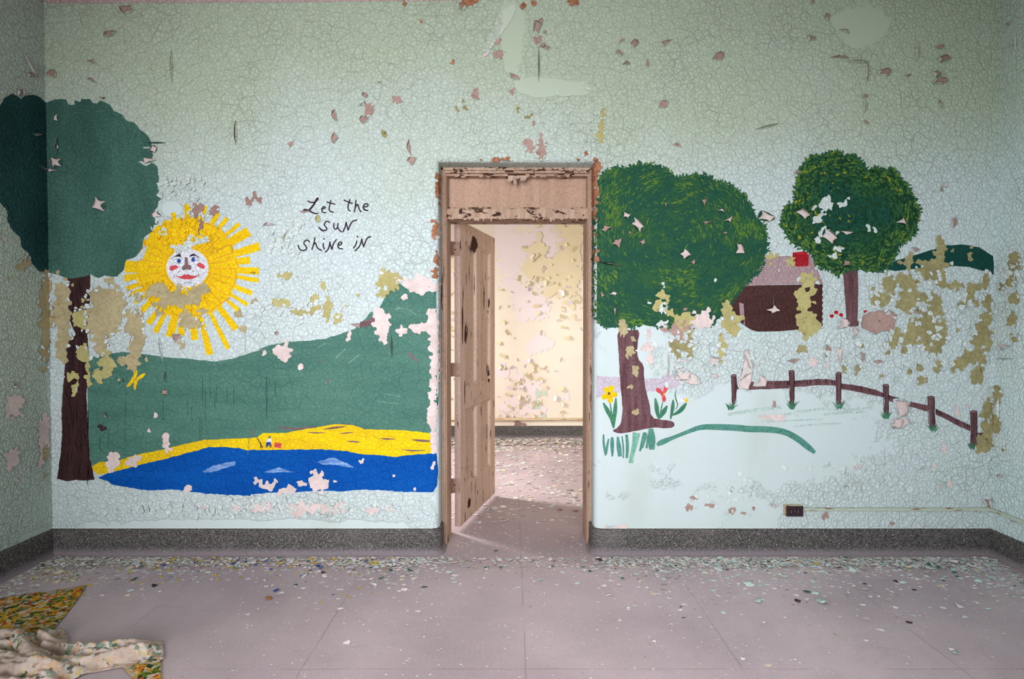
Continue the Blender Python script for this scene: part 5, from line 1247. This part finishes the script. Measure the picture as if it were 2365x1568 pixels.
for p, poly, par, fm_ in LOOSE:
    m_ = fm_
    if m_ is None:
        d_ = math.hypot(p[0] - SX, p[1] - SY)
        m_ = M['flake']
        if 52 < d_ < 118: m_ = M['yellow']
        else:
            for pl, mt in GREENS:
                if inside(p, pl): m_ = mt; break
    bm, mats = buck.setdefault(par.name, (bmesh.new(), []))
    if m_ not in mats: mats.append(m_)
    mi = mats.index(m_)
    th = r.uniform(0, 6.28); lift = r.uniform(.001, .010); sc = r.uniform(.72, .98)
    vs = []
    for x, y in poly:
        u = ((x - p[0]) * math.cos(th) + (y - p[1]) * math.sin(th)) / 10
        X, Z = wallxz(p[0] + (x - p[0]) * sc, p[1] + (y - p[1]) * sc)
        vs.append(bm.verts.new(map_wall(X, Z, .0062 + lift * max(0, .5 + u))))
    try: f = bm.faces.new(vs); f.material_index = mi
    except ValueError: pass
for pn, (bm, mats) in buck.items():
    o = link('loose_flakes', bm, mats, bpy.data.objects[pn]); o['kind'] = 'stuff'; o['label'] = 'small lifted paint flakes round the worn places'

# peeled places on the far wall (same drawing, carried to the wall beyond the door)
def far(ells, mat, label, seed, s=7, off=.004, thr=.12): flaked(ells, mat, label, seed, s, thr, off, 'bare_patch', False, map_far, wall_far)
far([(1190, 660, 30, 14, .9), (1212, 690, 26, 26, 1.1), (1235, 715, 28, 20, 1.1), (1205, 735, 14, 8, .8), (1245, 685, 22, 10, .7), (1250, 790, 26, 14, 1.1), (1228, 806, 18, 12, .95), (1180, 650, 24, 8, .8)], M['far_pink'], 'pale lilac bare areas on the far wall', 70)
far([(1180, 580, 40, 60, .95), (1240, 570, 50, 50, .9), (1160, 540, 20, 40, .9), (1300, 600, 24, 60, .75)], M['far_pink'], 'pale pink upper part of the far wall', 71, s=12, off=.002)
far([(1243, 600, 26, 40, 1.05), (1240, 575, 10, 14, .9), (1290, 640, 34, 40, 1.1), (1320, 600, 22, 90, 1.1), (1298, 590, 12, 12, 1.1), (1300, 525, 12, 14, .9), (1332, 530, 10, 24, .9), (1240, 522, 8, 8, .9), (1215, 625, 12, 14, .8)], M['far_yellow'], 'yellow cream paint peeling on the far wall', 72, s=9, off=.012)
far([(1225, 890, 18, 10, .9), (1235, 900, 12, 20, .9), (1160, 860, 18, 14, .8), (1200, 870, 16, 10, .7), (1195, 930, 22, 12, .9), (1230, 950, 26, 12, 1.0), (1170, 940, 16, 10, .8), (1308, 915, 10, 10, .9), (1215, 835, 12, 8, .8), (1190, 855, 8, 8, .8), (1160, 850, 10, 20, .7)], M['far_pink'], 'pale chips missing low on the far wall', 73, s=6)
far([(1242, 908, 8, 8, .9), (1258, 908, 5, 5, .8), (1242, 935, 7, 9, .9), (1296, 932, 4, 3, .9), (1257, 963, 5, 7, .9)], M['far_mint'], 'mint spots low on the far wall', 74, s=5, off=.006)
far([(1205, 982, 16, 5, 1.0), (1195, 979, 8, 5, .9)], M['brown'], 'brown chip above the far baseboard', 75, s=5, off=.006)
r = random.Random(9); bm = bmesh.new()
for (x0, y0, x1, y1, n) in [(1210, 560, 1345, 700, 26), (1150, 640, 1320, 800, 30), (1150, 820, 1300, 960, 60), (1290, 600, 1345, 760, 10), (1040, 520, 1050, 960, 16)]:
    for _ in range(n):
        px, py = r.uniform(x0, x1), r.uniform(y0, y1); w = r.uniform(3, 9); a = r.uniform(0, 6.28); pts = []
        for u, v, o_ in ((-1, -.5, 0), (1, -.5, 0), (.8, .4, .6), (-.7, .5, .7)):
            x = px + w * (u * math.cos(a) - v * math.sin(a)); y = py + w * (u * math.sin(a) + v * math.cos(a))
            pts.append(bm.verts.new(map_far(*wallxz(x, y), .014 + o_ * w * .006)))
        f = bm.faces.new(pts); f.material_index = r.choice((0, 0, 1))
o = link('paint_curl', bm, [M['far_yellow'], M['far_pink']], wall_far); o['kind'] = 'stuff'; o['label'] = 'curled flakes standing off the far wall'

# ------------------------------------------------------------------ outlet and conduits
def tube(bm, a, b, rad, seg=10, mi=0):
    a, b = Vector(a), Vector(b); d = (b - a).normalized(); u = d.orthogonal().normalized(); v = d.cross(u)
    ra, rb = [], []
    for i in range(seg):
        t = 2 * math.pi * i / seg; o_ = (u * math.cos(t) + v * math.sin(t)) * rad
        ra.append(bm.verts.new(a + o_)); rb.append(bm.verts.new(b + o_))
    for i in range(seg):
        f = bm.faces.new((ra[i], ra[(i + 1) % seg], rb[(i + 1) % seg], rb[i])); f.smooth = True; f.material_index = mi
    bm.faces.new(ra[::-1]); bm.faces.new(rb)
x0, z1 = wallxz(1816, 1168); x1, z0 = wallxz(1855, 1193)
dep = .045
k = (D - dep) / D
x0, x1 = x0 * k, x1 * k; z0, z1 = H + (z0 - H) * k, H + (z1 - H) * k
ou = empty('electrical_outlet', ((x0 + x1) / 2, 0, z0)); tag(ou, 'small dark surface mounted electrical outlet box low on the right wall', 'outlet')
bm = bmesh.new(); add_box(bm, (x0, -dep, z0), (x1, 0, z1), 0, .004); sub('box', bm, M['box_side'], ou)
bm = bmesh.new(); add_box(bm, (x0 + .001, -dep - .004, z0 + .001), (x1 - .001, -dep + .001, z1 - .001), 0, .002); fp = sub('face_plate', bm, M['bakelite'], ou)
for sx in (-.2, .2):
    bm = bmesh.new(); c = Vector(((x0 + x1) / 2 + (x1 - x0) * (sx - .02), -dep - .005, (z0 + z1) / 2))
    bmesh.ops.create_cone(bm, segments=20, radius1=.0135, radius2=.0135, depth=.004)
    for v in bm.verts: v.co = Vector((v.co.x, v.co.z, v.co.y)) + c
    so = sub('socket', bm, M['socket'], ou)
    bm = bmesh.new()
    for sz in (-.0045, .0045): add_box(bm, (c.x - .005, c.y - .003, c.z + sz - .0008), (c.x + .004, c.y - .001, c.z + sz + .0008))
    link('slot', bm, CH['grey'], so)
bm = bmesh.new(); bmesh.ops.create_uvsphere(bm, u_segments=10, v_segments=6, radius=.003)
for v in bm.verts: v.co += Vector(((x0 + x1) / 2 - .001, -dep - .004, (z0 + z1) / 2))
sub('screw', bm, CH['grey'], ou)
zc1 = wallxz(1880, 1176)[1]; zc2 = wallxz(2280, 1174.5)[1]
cz = (zc1 + zc2) / 2
bm = bmesh.new(); 
add_box(bm, (x1 - .001, -.022, cz - .011), (XR - .018, .0, cz + .011), 0, .004)
add_box(bm, (XR - .022, -3.2, cz - .011), (XR, -.0, cz + .011), 0, .004)
cdt = link('conduit', bm, M['conduit'], None); tag(cdt, 'painted rusty surface conduit running from the outlet round the right corner', 'conduit')
for xx in (wallxz(2050, 1176)[0], wallxz(2255, 1176)[0]):
    bm = bmesh.new(); add_box(bm, (xx - .008, -.025, cz - .014), (xx + .008, 0, cz + .014), 0, .002); link('clip', bm, M['conduit'], cdt)
zf_ = on_y(1250, 968, FARY).z
bm = bmesh.new(); tube(bm, (X2L, FARY - .02, zf_), (X2R, FARY - .02, zf_), .02)
tag(link('conduit', bm, M['conduit_far']), 'cream rusty pipe along the far wall above its baseboard', 'conduit')

# ------------------------------------------------------------------ fallen paint on the floor
def chip_bm(rad, r, bend):
    bm = bmesh.new(); n = r.randint(4, 7); pts = []
    st = r.uniform(0, 6.28); el = r.uniform(.55, 1)
    for i in range(n):
        a = st + 2 * math.pi * (i + r.uniform(-.3, .3)) / n; q = rad * r.uniform(.65, 1.15)
        pts.append((q * math.cos(a), q * math.sin(a) * el))
    mid = [bm.verts.new((p[0] * .5, p[1] * .5, .001)) for p in pts]
    out = []
    for p in pts:
        out.append(bm.verts.new((p[0], p[1], .001 + bend * (p[0] / rad) ** 2 * rad)))
    c = bm.verts.new((0, 0, .001))
    for i in range(n):
        j = (i + 1) % n
        bm.faces.new((out[i], out[j], mid[j], mid[i])); bm.faces.new((mid[i], mid[j], c))
    for f in bm.faces: f.smooth = True
    bmesh.ops.recalc_face_normals(bm, faces=bm.faces[:])
    bmesh.ops.solidify(bm, geom=bm.faces[:], thickness=-.0012)
    return bm
PROTO = {}
def chip_mesh(col, kind):
    key = (col, kind)
    if key not in PROTO:
        r = random.Random(hash(col) % 1 + kind * 17 + sum(map(ord, col))); me = bpy.data.meshes.new('paint_chip')
        b = chip_bm(1.0, r, r.uniform(.05, .45)); 
        b.to_mesh(me); b.free(); me.materials.append(CH[col]); PROTO[key] = me
    return PROTO[key]
def chip(p, rad, col, label, group=None, r=R, tilt=.15):
    o = bpy.data.objects.new('paint_chip', chip_mesh(col, r.randint(0, 5))); COL.objects.link(o)
    o.scale = (rad, rad, rad)
    o.rotation_euler = (r.uniform(-tilt, tilt), r.uniform(-tilt, tilt), r.uniform(0, 6.28))
    o.location = (p[0], p[1], p[2] if len(p) > 2 else .001 + rad * tilt * .35)
    tag(o, label, 'paint chip', group)
    return o
r = random.Random(123)
GROUPS = [
 ('mint paint chip in the drift along the baseboard below the fence', 'mint chips below the fence', 'mint', (1560, 2280, 1284, 1316), 62, (.014, .034)),
 ('white paint chip in the drift along the baseboard below the fence', 'white chips below the fence', 'white', (1420, 2280, 1282, 1312), 50, (.010, .026)),
 ('pale chip in the drift along the baseboard below the lake', 'pale chips below the lake', 'white', (160, 1000, 1284, 1306), 44, (.010, .026)),
 ('mint paint chip along the baseboard below the lake', 'mint chips below the lake', 'mint', (330, 1000, 1284, 1304), 18, (.012, .026)),
 ('yellow paint chip on the floor below the sun', 'yellow chips below the sun', 'yellow', (300, 560, 1284, 1345), 18, (.008, .018)),
 ('blue paint chip on the floor below the lake', 'blue chips below the lake', 'blue', (420, 830, 1283, 1300), 9, (.012, .024)),
 ('green paint chip by the baseboard right of the door', 'green chips right of the door', 'green', (1690, 2090, 1286, 1312), 8, (.014, .024)),
 ('dusty pale chip heaped in the dark left corner', 'chips in the left corner', 'cream', (40, 170, 1284, 1345), 22, (.02, .045)),
 ('white paint chip lying on the open floor right of centre', 'white chips on the right floor', 'white', (1500, 2340, 1330, 1540), 22, (.008, .018)),
 ('white paint chip lying on the open floor left of centre', 'white chips on the left floor', 'white', (420, 1150, 1325, 1520), 14, (.008, .015)),
 ('mint paint chip against the right side wall', 'mint chips at the right wall', 'mint', (2200, 2350, 1300, 1345), 22, (.014, .03)),
]
for lab, grp, col, (a, b, c, d), n, (r0, r1) in GROUPS:
    k = 0
    while k < n:
        px = r.uniform(a, b); py = c + (d - c) * r.random() ** 1.5
        p = on_floor(px, py)
        if p.y > -.075 or p.x < XL + .09 or p.x > XR - .09: continue
        chip((p.x, p.y), r.uniform(r0, r1), col, lab, grp, r); k += 1
SPECIAL = [((1560, 1312), .035, 'mint', 'large mint chip lying in front of the drift right of the door'), ((1552, 1322), .022, 'mint', 'mint chip just in front of the large one right of the door'), ((738, 1308), .03, 'blue', 'largest blue chip below the lake'),
           ((638, 1365), .026, 'blue', 'lone pale blue chip on the open floor'), ((622, 1383), .03, 'orange', 'orange brown sliver on the open floor left of the door'), ((865, 1350), .032, 'white', 'ragged white chip on the floor left of the doorway'), ((935, 1362), .026, 'white', 'white chip right of the ragged white chip'),
           ((702, 1331), .022, 'mint', 'single mint chip on the floor below the lake middle'), ((920, 1316), .026, 'pink', 'curled pink chip left of the doorway'), ((905, 1319), .022, 'green', 'green chip left of the curled pink chip'), ((947, 1318), .022, 'green', 'green chip right of the curled pink chip'), ((880, 1336), .02, 'green', 'green chip farther out left of the doorway'),
           ((1362, 1320), .02, 'green', 'lone green chip before the right door post'), ((1407, 1376), .03, 'white', 'oval white chip on the floor before the doorway'), ((1523, 1403), .022, 'white', 'white chip right of the oval one on open floor'), ((1730, 1350), .042, 'mint', 'large pale chip on the floor under the cabin'),
           ((1751, 1391), .034, 'mint', 'flat mint chip below the large pale chip'), ((1864, 1367), .03, 'green', 'folded green chip on the right floor'), ((1882, 1371), .03, 'mint', 'white backed chip touching the folded green chip'), ((1898, 1393), .048, 'mint', 'long mint chip below the folded green chip'), ((1843, 1388), .026, 'brown', 'crumpled dry brown leaf-like flake on the right floor'),
           ((1972, 1319), .036, 'mint', 'curled pale chip in front of the fence drift'), ((2005, 1319), .034, 'white', 'curled pale chip right of the other curled one'), ((1812, 1332), .03, 'mint', 'mint chip in front of the outlet'), ((2085, 1346), .032, 'mint', 'mint chip alone on the floor right of the curled pair'), ((1998, 1362), .03, 'white', 'white chip on the floor seam'),
           ((2218, 1402), .03, 'white', 'white chip far right on the open floor'), ((2206, 1510), .026, 'mint', 'pale chip at lower right of the floor'), ((310, 1339), .026, 'green', 'dark green chip on the floor below the sun'), ((356, 1354), .02, 'dark', 'dark chip on the floor below the lake end'), ((364, 1365), .022, 'white', 'white chip under the dark chip'),
           ((110, 1326), .03, 'orange', 'tan chip near the left corner'), ((1146, 1273), .024, 'green', 'green chip on the doorway floor'), ((1277, 1276), .018, 'mint', 'mint chip on the doorway floor'), ((1272, 1294), .03, 'white', 'white chip in front of the doorway'), ((1352, 1298), .03, 'white', 'white chip at the foot of the right door post'),
           ((1730, 1275), .034, 'brown', 'dark maroon chip leaning in the drift under the cabin'), ((503, 1339), .016, 'yellow', 'yellow chip alone on the floor below the sun'), ((1555, 1307), .02, 'yellow', 'yellow chip in the drift right of the door'), ((1294, 1178), .035, 'orange', 'ochre chip in the shadow behind the doorway'), ((1330, 1180), .035, 'orange', 'ochre chip nearest the right jamb in shadow')]
for (px, py), rad, col, lab in SPECIAL:
    p = on_floor(px, py); 
    if -.075 < p.y < .0 : p.y = -.08
    chip((p.x, p.y), rad, col, lab, None, r, .25)
# uncounted crumbs
bm = bmesh.new(); cols = ['mint', 'white', 'pink', 'cream', 'grey', 'yellow', 'green', 'blue', 'brown']
def crumb(x, y, rad, mi, z=.001, tilt=.16):
    if x < -1.55 and y < -.42 - .25 * (x < -2.0): return
    n = r.randint(3, 5); st = r.uniform(0, 6.28); tx, ty = r.uniform(-tilt, tilt), r.uniform(-tilt, tilt); vs = []
    for i in range(n):
        a = st + 2 * math.pi * (i + r.uniform(-.25, .25)) / n; q = rad * r.uniform(.6, 1.2)
        u, v = q * math.cos(a), q * math.sin(a) * .8
        vs.append(bm.verts.new((x + u, y + v, z + max(-z + .0006, u * tx + v * ty))))
    f = bm.faces.new(vs); f.material_index = mi
def pick(x):
    if x < -.75: return r.choices(range(9), (5, 8, 3, 5, 3, 3 if x > -2.6 else .5, .4, .8 if x > -2.3 else 0, .5))[0]
    return r.choices(range(9), (8, 8, 5, 2, 2, .1, .6, 0, .6))[0]
for _ in range(15000):
    x = r.uniform(XL + .06, XR - .06)
    if -.42 < x < .52 and r.random() < .7: continue
    dens = .55 + .45 * noise.noise(Vector((x * 1.6, 3, 1)))
    if x > .6: dens = .75 + .35 * noise.noise(Vector((x * 2.2, 3, 1)))
    if x < -2.6: dens = 1
    if r.random() > dens: continue
    y = -.075 - abs(r.gauss(0, .10)) if r.random() < .75 else -.08 - abs(r.gauss(0, .33))
    crumb(x, y, r.choice((.004, .006, .009, .013, .019)) * r.uniform(.7, 1.25), pick(x), .001 + .012 * r.random() * (1 if y > -.25 else .1))
for _ in range(1800):                       # along the right and left side walls
    s_ = r.random() < .6
    x = (XR - .07 - abs(r.gauss(0, .16))) if s_ else (XL + .07 + abs(r.gauss(0, .14))); y = -r.uniform(.1, 1.5)
    crumb(x, y, r.choice((.004, .008, .014)), pick(x), .001)
for _ in range(5600):                       # sprinkled over the open floor
    x = r.uniform(XL + .1, XR - .1); y = -.1 - 1.75 * r.random() ** 1.4
    crumb(x, y, r.choice((.002, .003, .003, .004, .007)), r.choice((0, 1, 1, 2, 3, 4)), .0008, .15)
for _ in range(900):                        # doorway
    x = r.uniform(-.40, .50); y = r.uniform(-.15, .58); e = min(x + .42, .52 - x)
    if r.random() < .25 + .8 * math.exp(-e * 9): crumb(x, y, r.choice((.004, .007, .011)), r.choice((1, 2, 3, 3, 0)), .001)
o = link('paint_crumbs', bm, [CH[c] for c in cols]); tag(o, 'uncountable small flaked paint crumbs drifted along the walls and floor', 'paint debris', None, 'stuff')
bm = bmesh.new(); cols = ['cream', 'white', 'pink', 'mint', 'grey']
for _ in range(5200):
    x = r.uniform(-1.3, 1.5)
    y = FARY - .06 - abs(r.gauss(0, .38)) if r.random() < .62 else r.uniform(.64, FARY)
    crumb(x, y, r.choice((.010, .016, .024, .034)), r.choice((0, 0, 1, 1, 2, 2, 3, 4)), .001 + .025 * r.random() * (1 if y > FARY - .5 else .1), .2)
o = link('paint_crumbs', bm, [CH[c] for c in cols]); tag(o, 'cream paint debris covering the floor of the room beyond the doorway', 'paint debris', None, 'stuff')

# ------------------------------------------------------------------ floral cloth in the lower left
def cloth_mat(name, pale):
    t = NT(name)
    w = t.warp(.05, 16)
    v = t.n('ShaderNodeTexVoronoi'); v.inputs['Scale'].default_value = 52; t.set(v.inputs['Vector'], w)
    g = t.n('ShaderNodeSeparateColor'); t.set(g.inputs[0], v.outputs['Color'])
    ramp = t.n('ShaderNodeValToRGB'); ramp.color_ramp.interpolation = 'CONSTANT'
    stops = [(0, (226, 212, 200)), (.18, (240, 150, 60)), (.34, (236, 190, 50)), (.52, (96, 130, 44)), (.66, (52, 84, 50)), (.78, (226, 96, 50)), (.86, (240, 226, 214)), (.94, (112, 150, 136))]
    if pale: stops = [(0, (232, 222, 216)), (.2, (236, 206, 180)), (.36, (232, 216, 150)), (.46, (150, 176, 160)), (.58, (96, 122, 112)), (.66, (238, 228, 222)), (.8, (230, 180, 150)), (.88, (234, 226, 220))]
    el = ramp.color_ramp.elements
    el[0].position = 0; el[0].color = lin(stops[0][1]); el[1].position = stops[1][0]; el[1].color = lin(stops[1][1])
    for p_, c in stops[2:]:
        e = el.new(p_); e.color = lin(c)
    t.set(ramp.inputs[0], g.outputs[0])
    dark = t.step(t.noise(46, 3), .6, .64)
    base = t.mix(t.math('MULTIPLY', dark, .8), ramp.outputs[0], lin((40, 52, 38) if not pale else (90, 104, 100)))
    base = t.mix(t.math('MULTIPLY', t.step(t.noise(30, 2), .55, .62), .6), base, lin((222, 200, 90) if not pale else (238, 230, 224)))
    band = t.step(t.noise(1.0, 2, t.scale((4.5, 1.6, 4))), .53, .60)
    plain = t.mix(t.step(t.noise(40, 3), .5, .6), lin((218, 204, 186) if not pale else (226, 210, 202)), lin((196, 180, 120) if not pale else (214, 196, 186)))
    base = t.mix(t.math('MULTIPLY', band, .8 if not pale else 1), base, plain)
    if pale:
        rev = t.step(t.noise(3.6, 2), .56, .62)
        base = t.mix(t.math('MULTIPLY', rev, .9), base, lin((206, 188, 174)))
    base = t.mix(t.math('MULTIPLY', t.step(t.noise(2.5, 4), .5, .8), .4), base, lin((130, 118, 106)))
    base = t.mix(1.0, base, lin((222, 214, 208)), 'MULTIPLY')
    t.color(base); t.rough(.9); t.bump(t.noise(300, 2), .2, .001)
    return t.m
M['cloth'] = cloth_mat('orange and green floral cotton', False); M['cloth_pale'] = cloth_mat('faded floral cotton, part reversed', True)
def cloth(name, poly_px, hfun, mat, label, step=.012, thick=.003):
    poly = [tuple(on_floor(*p)[:2]) for p in poly_px]
    xs = [p[0] for p in poly]; ys = [p[1] for p in poly]
    bm = bmesh.new()
    f = bm.faces.new([bm.verts.new((x, y, 0)) for x, y in poly]); bmesh.ops.triangulate(bm, faces=[f])
    x = min(xs)
    while x < max(xs):
        bmesh.ops.bisect_plane(bm, geom=bm.verts[:] + bm.edges[:] + bm.faces[:], plane_co=(x, 0, 0), plane_no=(1, 0, 0)); x += step
    y = min(ys)
    while y < max(ys):
        bmesh.ops.bisect_plane(bm, geom=bm.verts[:] + bm.edges[:] + bm.faces[:], plane_co=(0, y, 0), plane_no=(0, 1, 0)); y += step
    bmesh.ops.remove_doubles(bm, verts=bm.verts[:], dist=.0004)
    for v in bm.verts:
        ed = edge_dist((v.co.x, v.co.y), poly)
        dx, dy, z = hfun(v.co.x, v.co.y, ed)
        v.co = Vector((v.co.x + dx, v.co.y + dy, z))
    bmesh.ops.recalc_face_normals(bm, faces=bm.faces[:])
    o = link(name, bm, mat, None, True); tag(o, label, 'cloth')
    md = o.modifiers.new('thickness', 'SOLIDIFY'); md.thickness = thick; md.offset = -1
    return o
def flat_h(x, y, ed):
    n = noise.noise(Vector((x * 3, y * 3, 4))); n2 = noise.noise(Vector((x * 9, y * 9, 8)))
    rid = math.exp(-((x * .75 + y + 3.38) / .03) ** 2) * .012
    return 0, 0, .006 + max(0, .006 * n + .003 * n2) * min(1, ed * 12) + rid * 0 + .004 * (1 - min(1, ed * 20)) * (n2 > 0)
FLATP = [(-160, 1400), (0, 1386), (50, 1377), (104, 1370), (150, 1362), (199, 1353), (186, 1376), (165, 1405), (145, 1430), (124, 1455), (95, 1472), (60, 1480), (0, 1480), (-200, 1480)]
cloth('floral_cloth', smooth_open(FLATP, 0), flat_h, M['cloth'], 'flat orange and green floral cloth spread at the left edge of the floor', .02)
def ridge(v): return 1 - abs(2 * (v - math.floor(v)) - 1)
def folded(lines, seed, wr=.006):
    """heaped cloth: explicit fold crests (photo points, height, half width) over a rumpled base"""
    L = [([tuple(on_floor(*q)[:2]) for q in pts], h, w) for pts, h, w in lines]
    def f(x, y, ed):
        e = min(1, ed * 14); z = 0.0
        jx = x + .02 * noise.noise(Vector((x * 9, y * 9, seed))); jy = y + .02 * noise.noise(Vector((x * 9, y * 9, seed + 5)))
        for pts, h, w in L:
            d = 9
            for a, b in zip(pts, pts[1:]):
                dx, dy = b[0] - a[0], b[1] - a[1]; t = max(0, min(1, ((jx - a[0]) * dx + (jy - a[1]) * dy) / (dx * dx + dy * dy)))
                d = min(d, math.hypot(jx - a[0] - dx * t, jy - a[1] - dy * t))
            if d < w: z = max(z, h * (1 - (d / w) ** 1.25)) + .25 * min(z, h * (1 - (d / w) ** 1.25))
        n = 1 - abs(noise.noise(Vector((x * 13, y * 26, seed + 2)))) ; m = noise.noise(Vector((x * 30, y * 44, seed + 7)))
        z = .007 + (z + wr * 3 * n ** 4 + wr * .4 * m) * (.06 + .94 * e)
        return 0, -.35 * z, max(.006, z)
    return f
FOLDS = [([(120, 1505), (180, 1516), (250, 1508), (335, 1497)], .060, .050), ([(110, 1535), (170, 1545), (230, 1536), (300, 1520), (376, 1500)], .050, .042), ([(150, 1493), (220, 1496), (300, 1492), (374, 1488)], .035, .034),
         ([(52, 1496), (72, 1525), (105, 1556), (140, 1568)], .075, .060), ([(-20, 1500), (25, 1482), (48, 1464)], .060, .050), ([(-30, 1528), (40, 1540), (90, 1562)], .060, .045), ([(96, 1469), (122, 1459), (150, 1463), (159, 1481), (138, 1494), (104, 1490)], .075, .040),
         ([(-20, 1566), (70, 1570), (190, 1556)], .060, .050), ([(58, 1502), (60, 1482), (46, 1468)], .065, .036), ([(-20, 1514), (36, 1507), (66, 1522)], .055, .042), ([(180, 1530), (240, 1522), (320, 1508)], .040, .028), ([(0, 1548), (50, 1556), (120, 1585)], .05, .04), ([(-40, 1590), (60, 1596), (150, 1590)], .05, .05)]
CR1 = [(-200, 1460), (0, 1462), (30, 1452), (60, 1462), (95, 1466), (118, 1457), (150, 1460), (161, 1482), (155, 1496), (180, 1494), (235, 1494), (280, 1490), (320, 1486), (376, 1484), (379, 1505), (380, 1524), (330, 1532), (270, 1545), (200, 1558), (170, 1572), (150, 1610), (-220, 1640)]
cloth('floral_curtain', CR1, folded(FOLDS, 3.1), M['cloth_pale'], 'crumpled faded floral curtain heaped at the lower left corner', .0085)
CR2 = [(282, 1538), (330, 1530), (374, 1518), (372, 1550), (376, 1620), (300, 1620), (306, 1568), (290, 1550)]
cloth('floral_cloth', CR2, folded([([(300, 1535), (330, 1568)], .012, .05)], 8.1, .002), M['cloth'], 'floral cloth corner sticking out under the crumpled curtain', .014)

# ------------------------------------------------------------------ light: windows behind the viewpoint and in the next room, plus two added fills
def area(name, loc, rot, sx, sy, power, col, spread=180):
    l = bpy.data.lights.new(name, 'AREA'); l.shape = 'RECTANGLE'; l.size = sx; l.size_y = sy; l.energy = power; l.color = col
    l.spread = math.radians(spread)
    o = bpy.data.objects.new(name, l); COL.objects.link(o); o.location = loc; o.rotation_euler = rot
    return o
def aim(name, loc, to, sx, sy, power, col, spread):
    d = (Vector(to) - Vector(loc)); q = d.to_track_quat('-Z', 'Y')
    return area(name, loc, q.to_euler(), sx, sy, power, col, spread)
aim('window_or_fill_light', (-1.45, YN + .05, 2.1), (-.75, 0, 1.45), 1.7, 2.2, 58, (.95, .96, .99), 64)
aim('window_or_fill_light', (1.25, YN + .05, 2.1), (.6, 0, 1.2), 1.7, 2.2, 18, (.94, .96, 1.0), 66)
aim('window_or_fill_light', (XL + .06, -4.9, 2.0), (XR, -1.0, 1.0), 1.3, 2.1, 48, (.92, .97, 1.0), 54)  # side light added to brighten the right wall; no window opening here
aim('window_or_fill_light', (X2L + .03, 2.3, 1.9), (0, 1.9, .75), .55, 1.5, 118, (1.0, .97, .94), 150)
aim('floor_fill_light', (.1, -2.3, ZC - .05), (.1, -2.0, 0), 1.6, 1.6, 14, (1.0, .97, .98), 70)  # unseen light added to brighten the floor, standing in for ceiling bounce
w = bpy.data.worlds.new('overcast sky'); scene.world = w; w.use_nodes = True
w.node_tree.nodes['Background'].inputs[0].default_value = (.80, .90, 1.0, 1); w.node_tree.nodes['Background'].inputs[1].default_value = .8
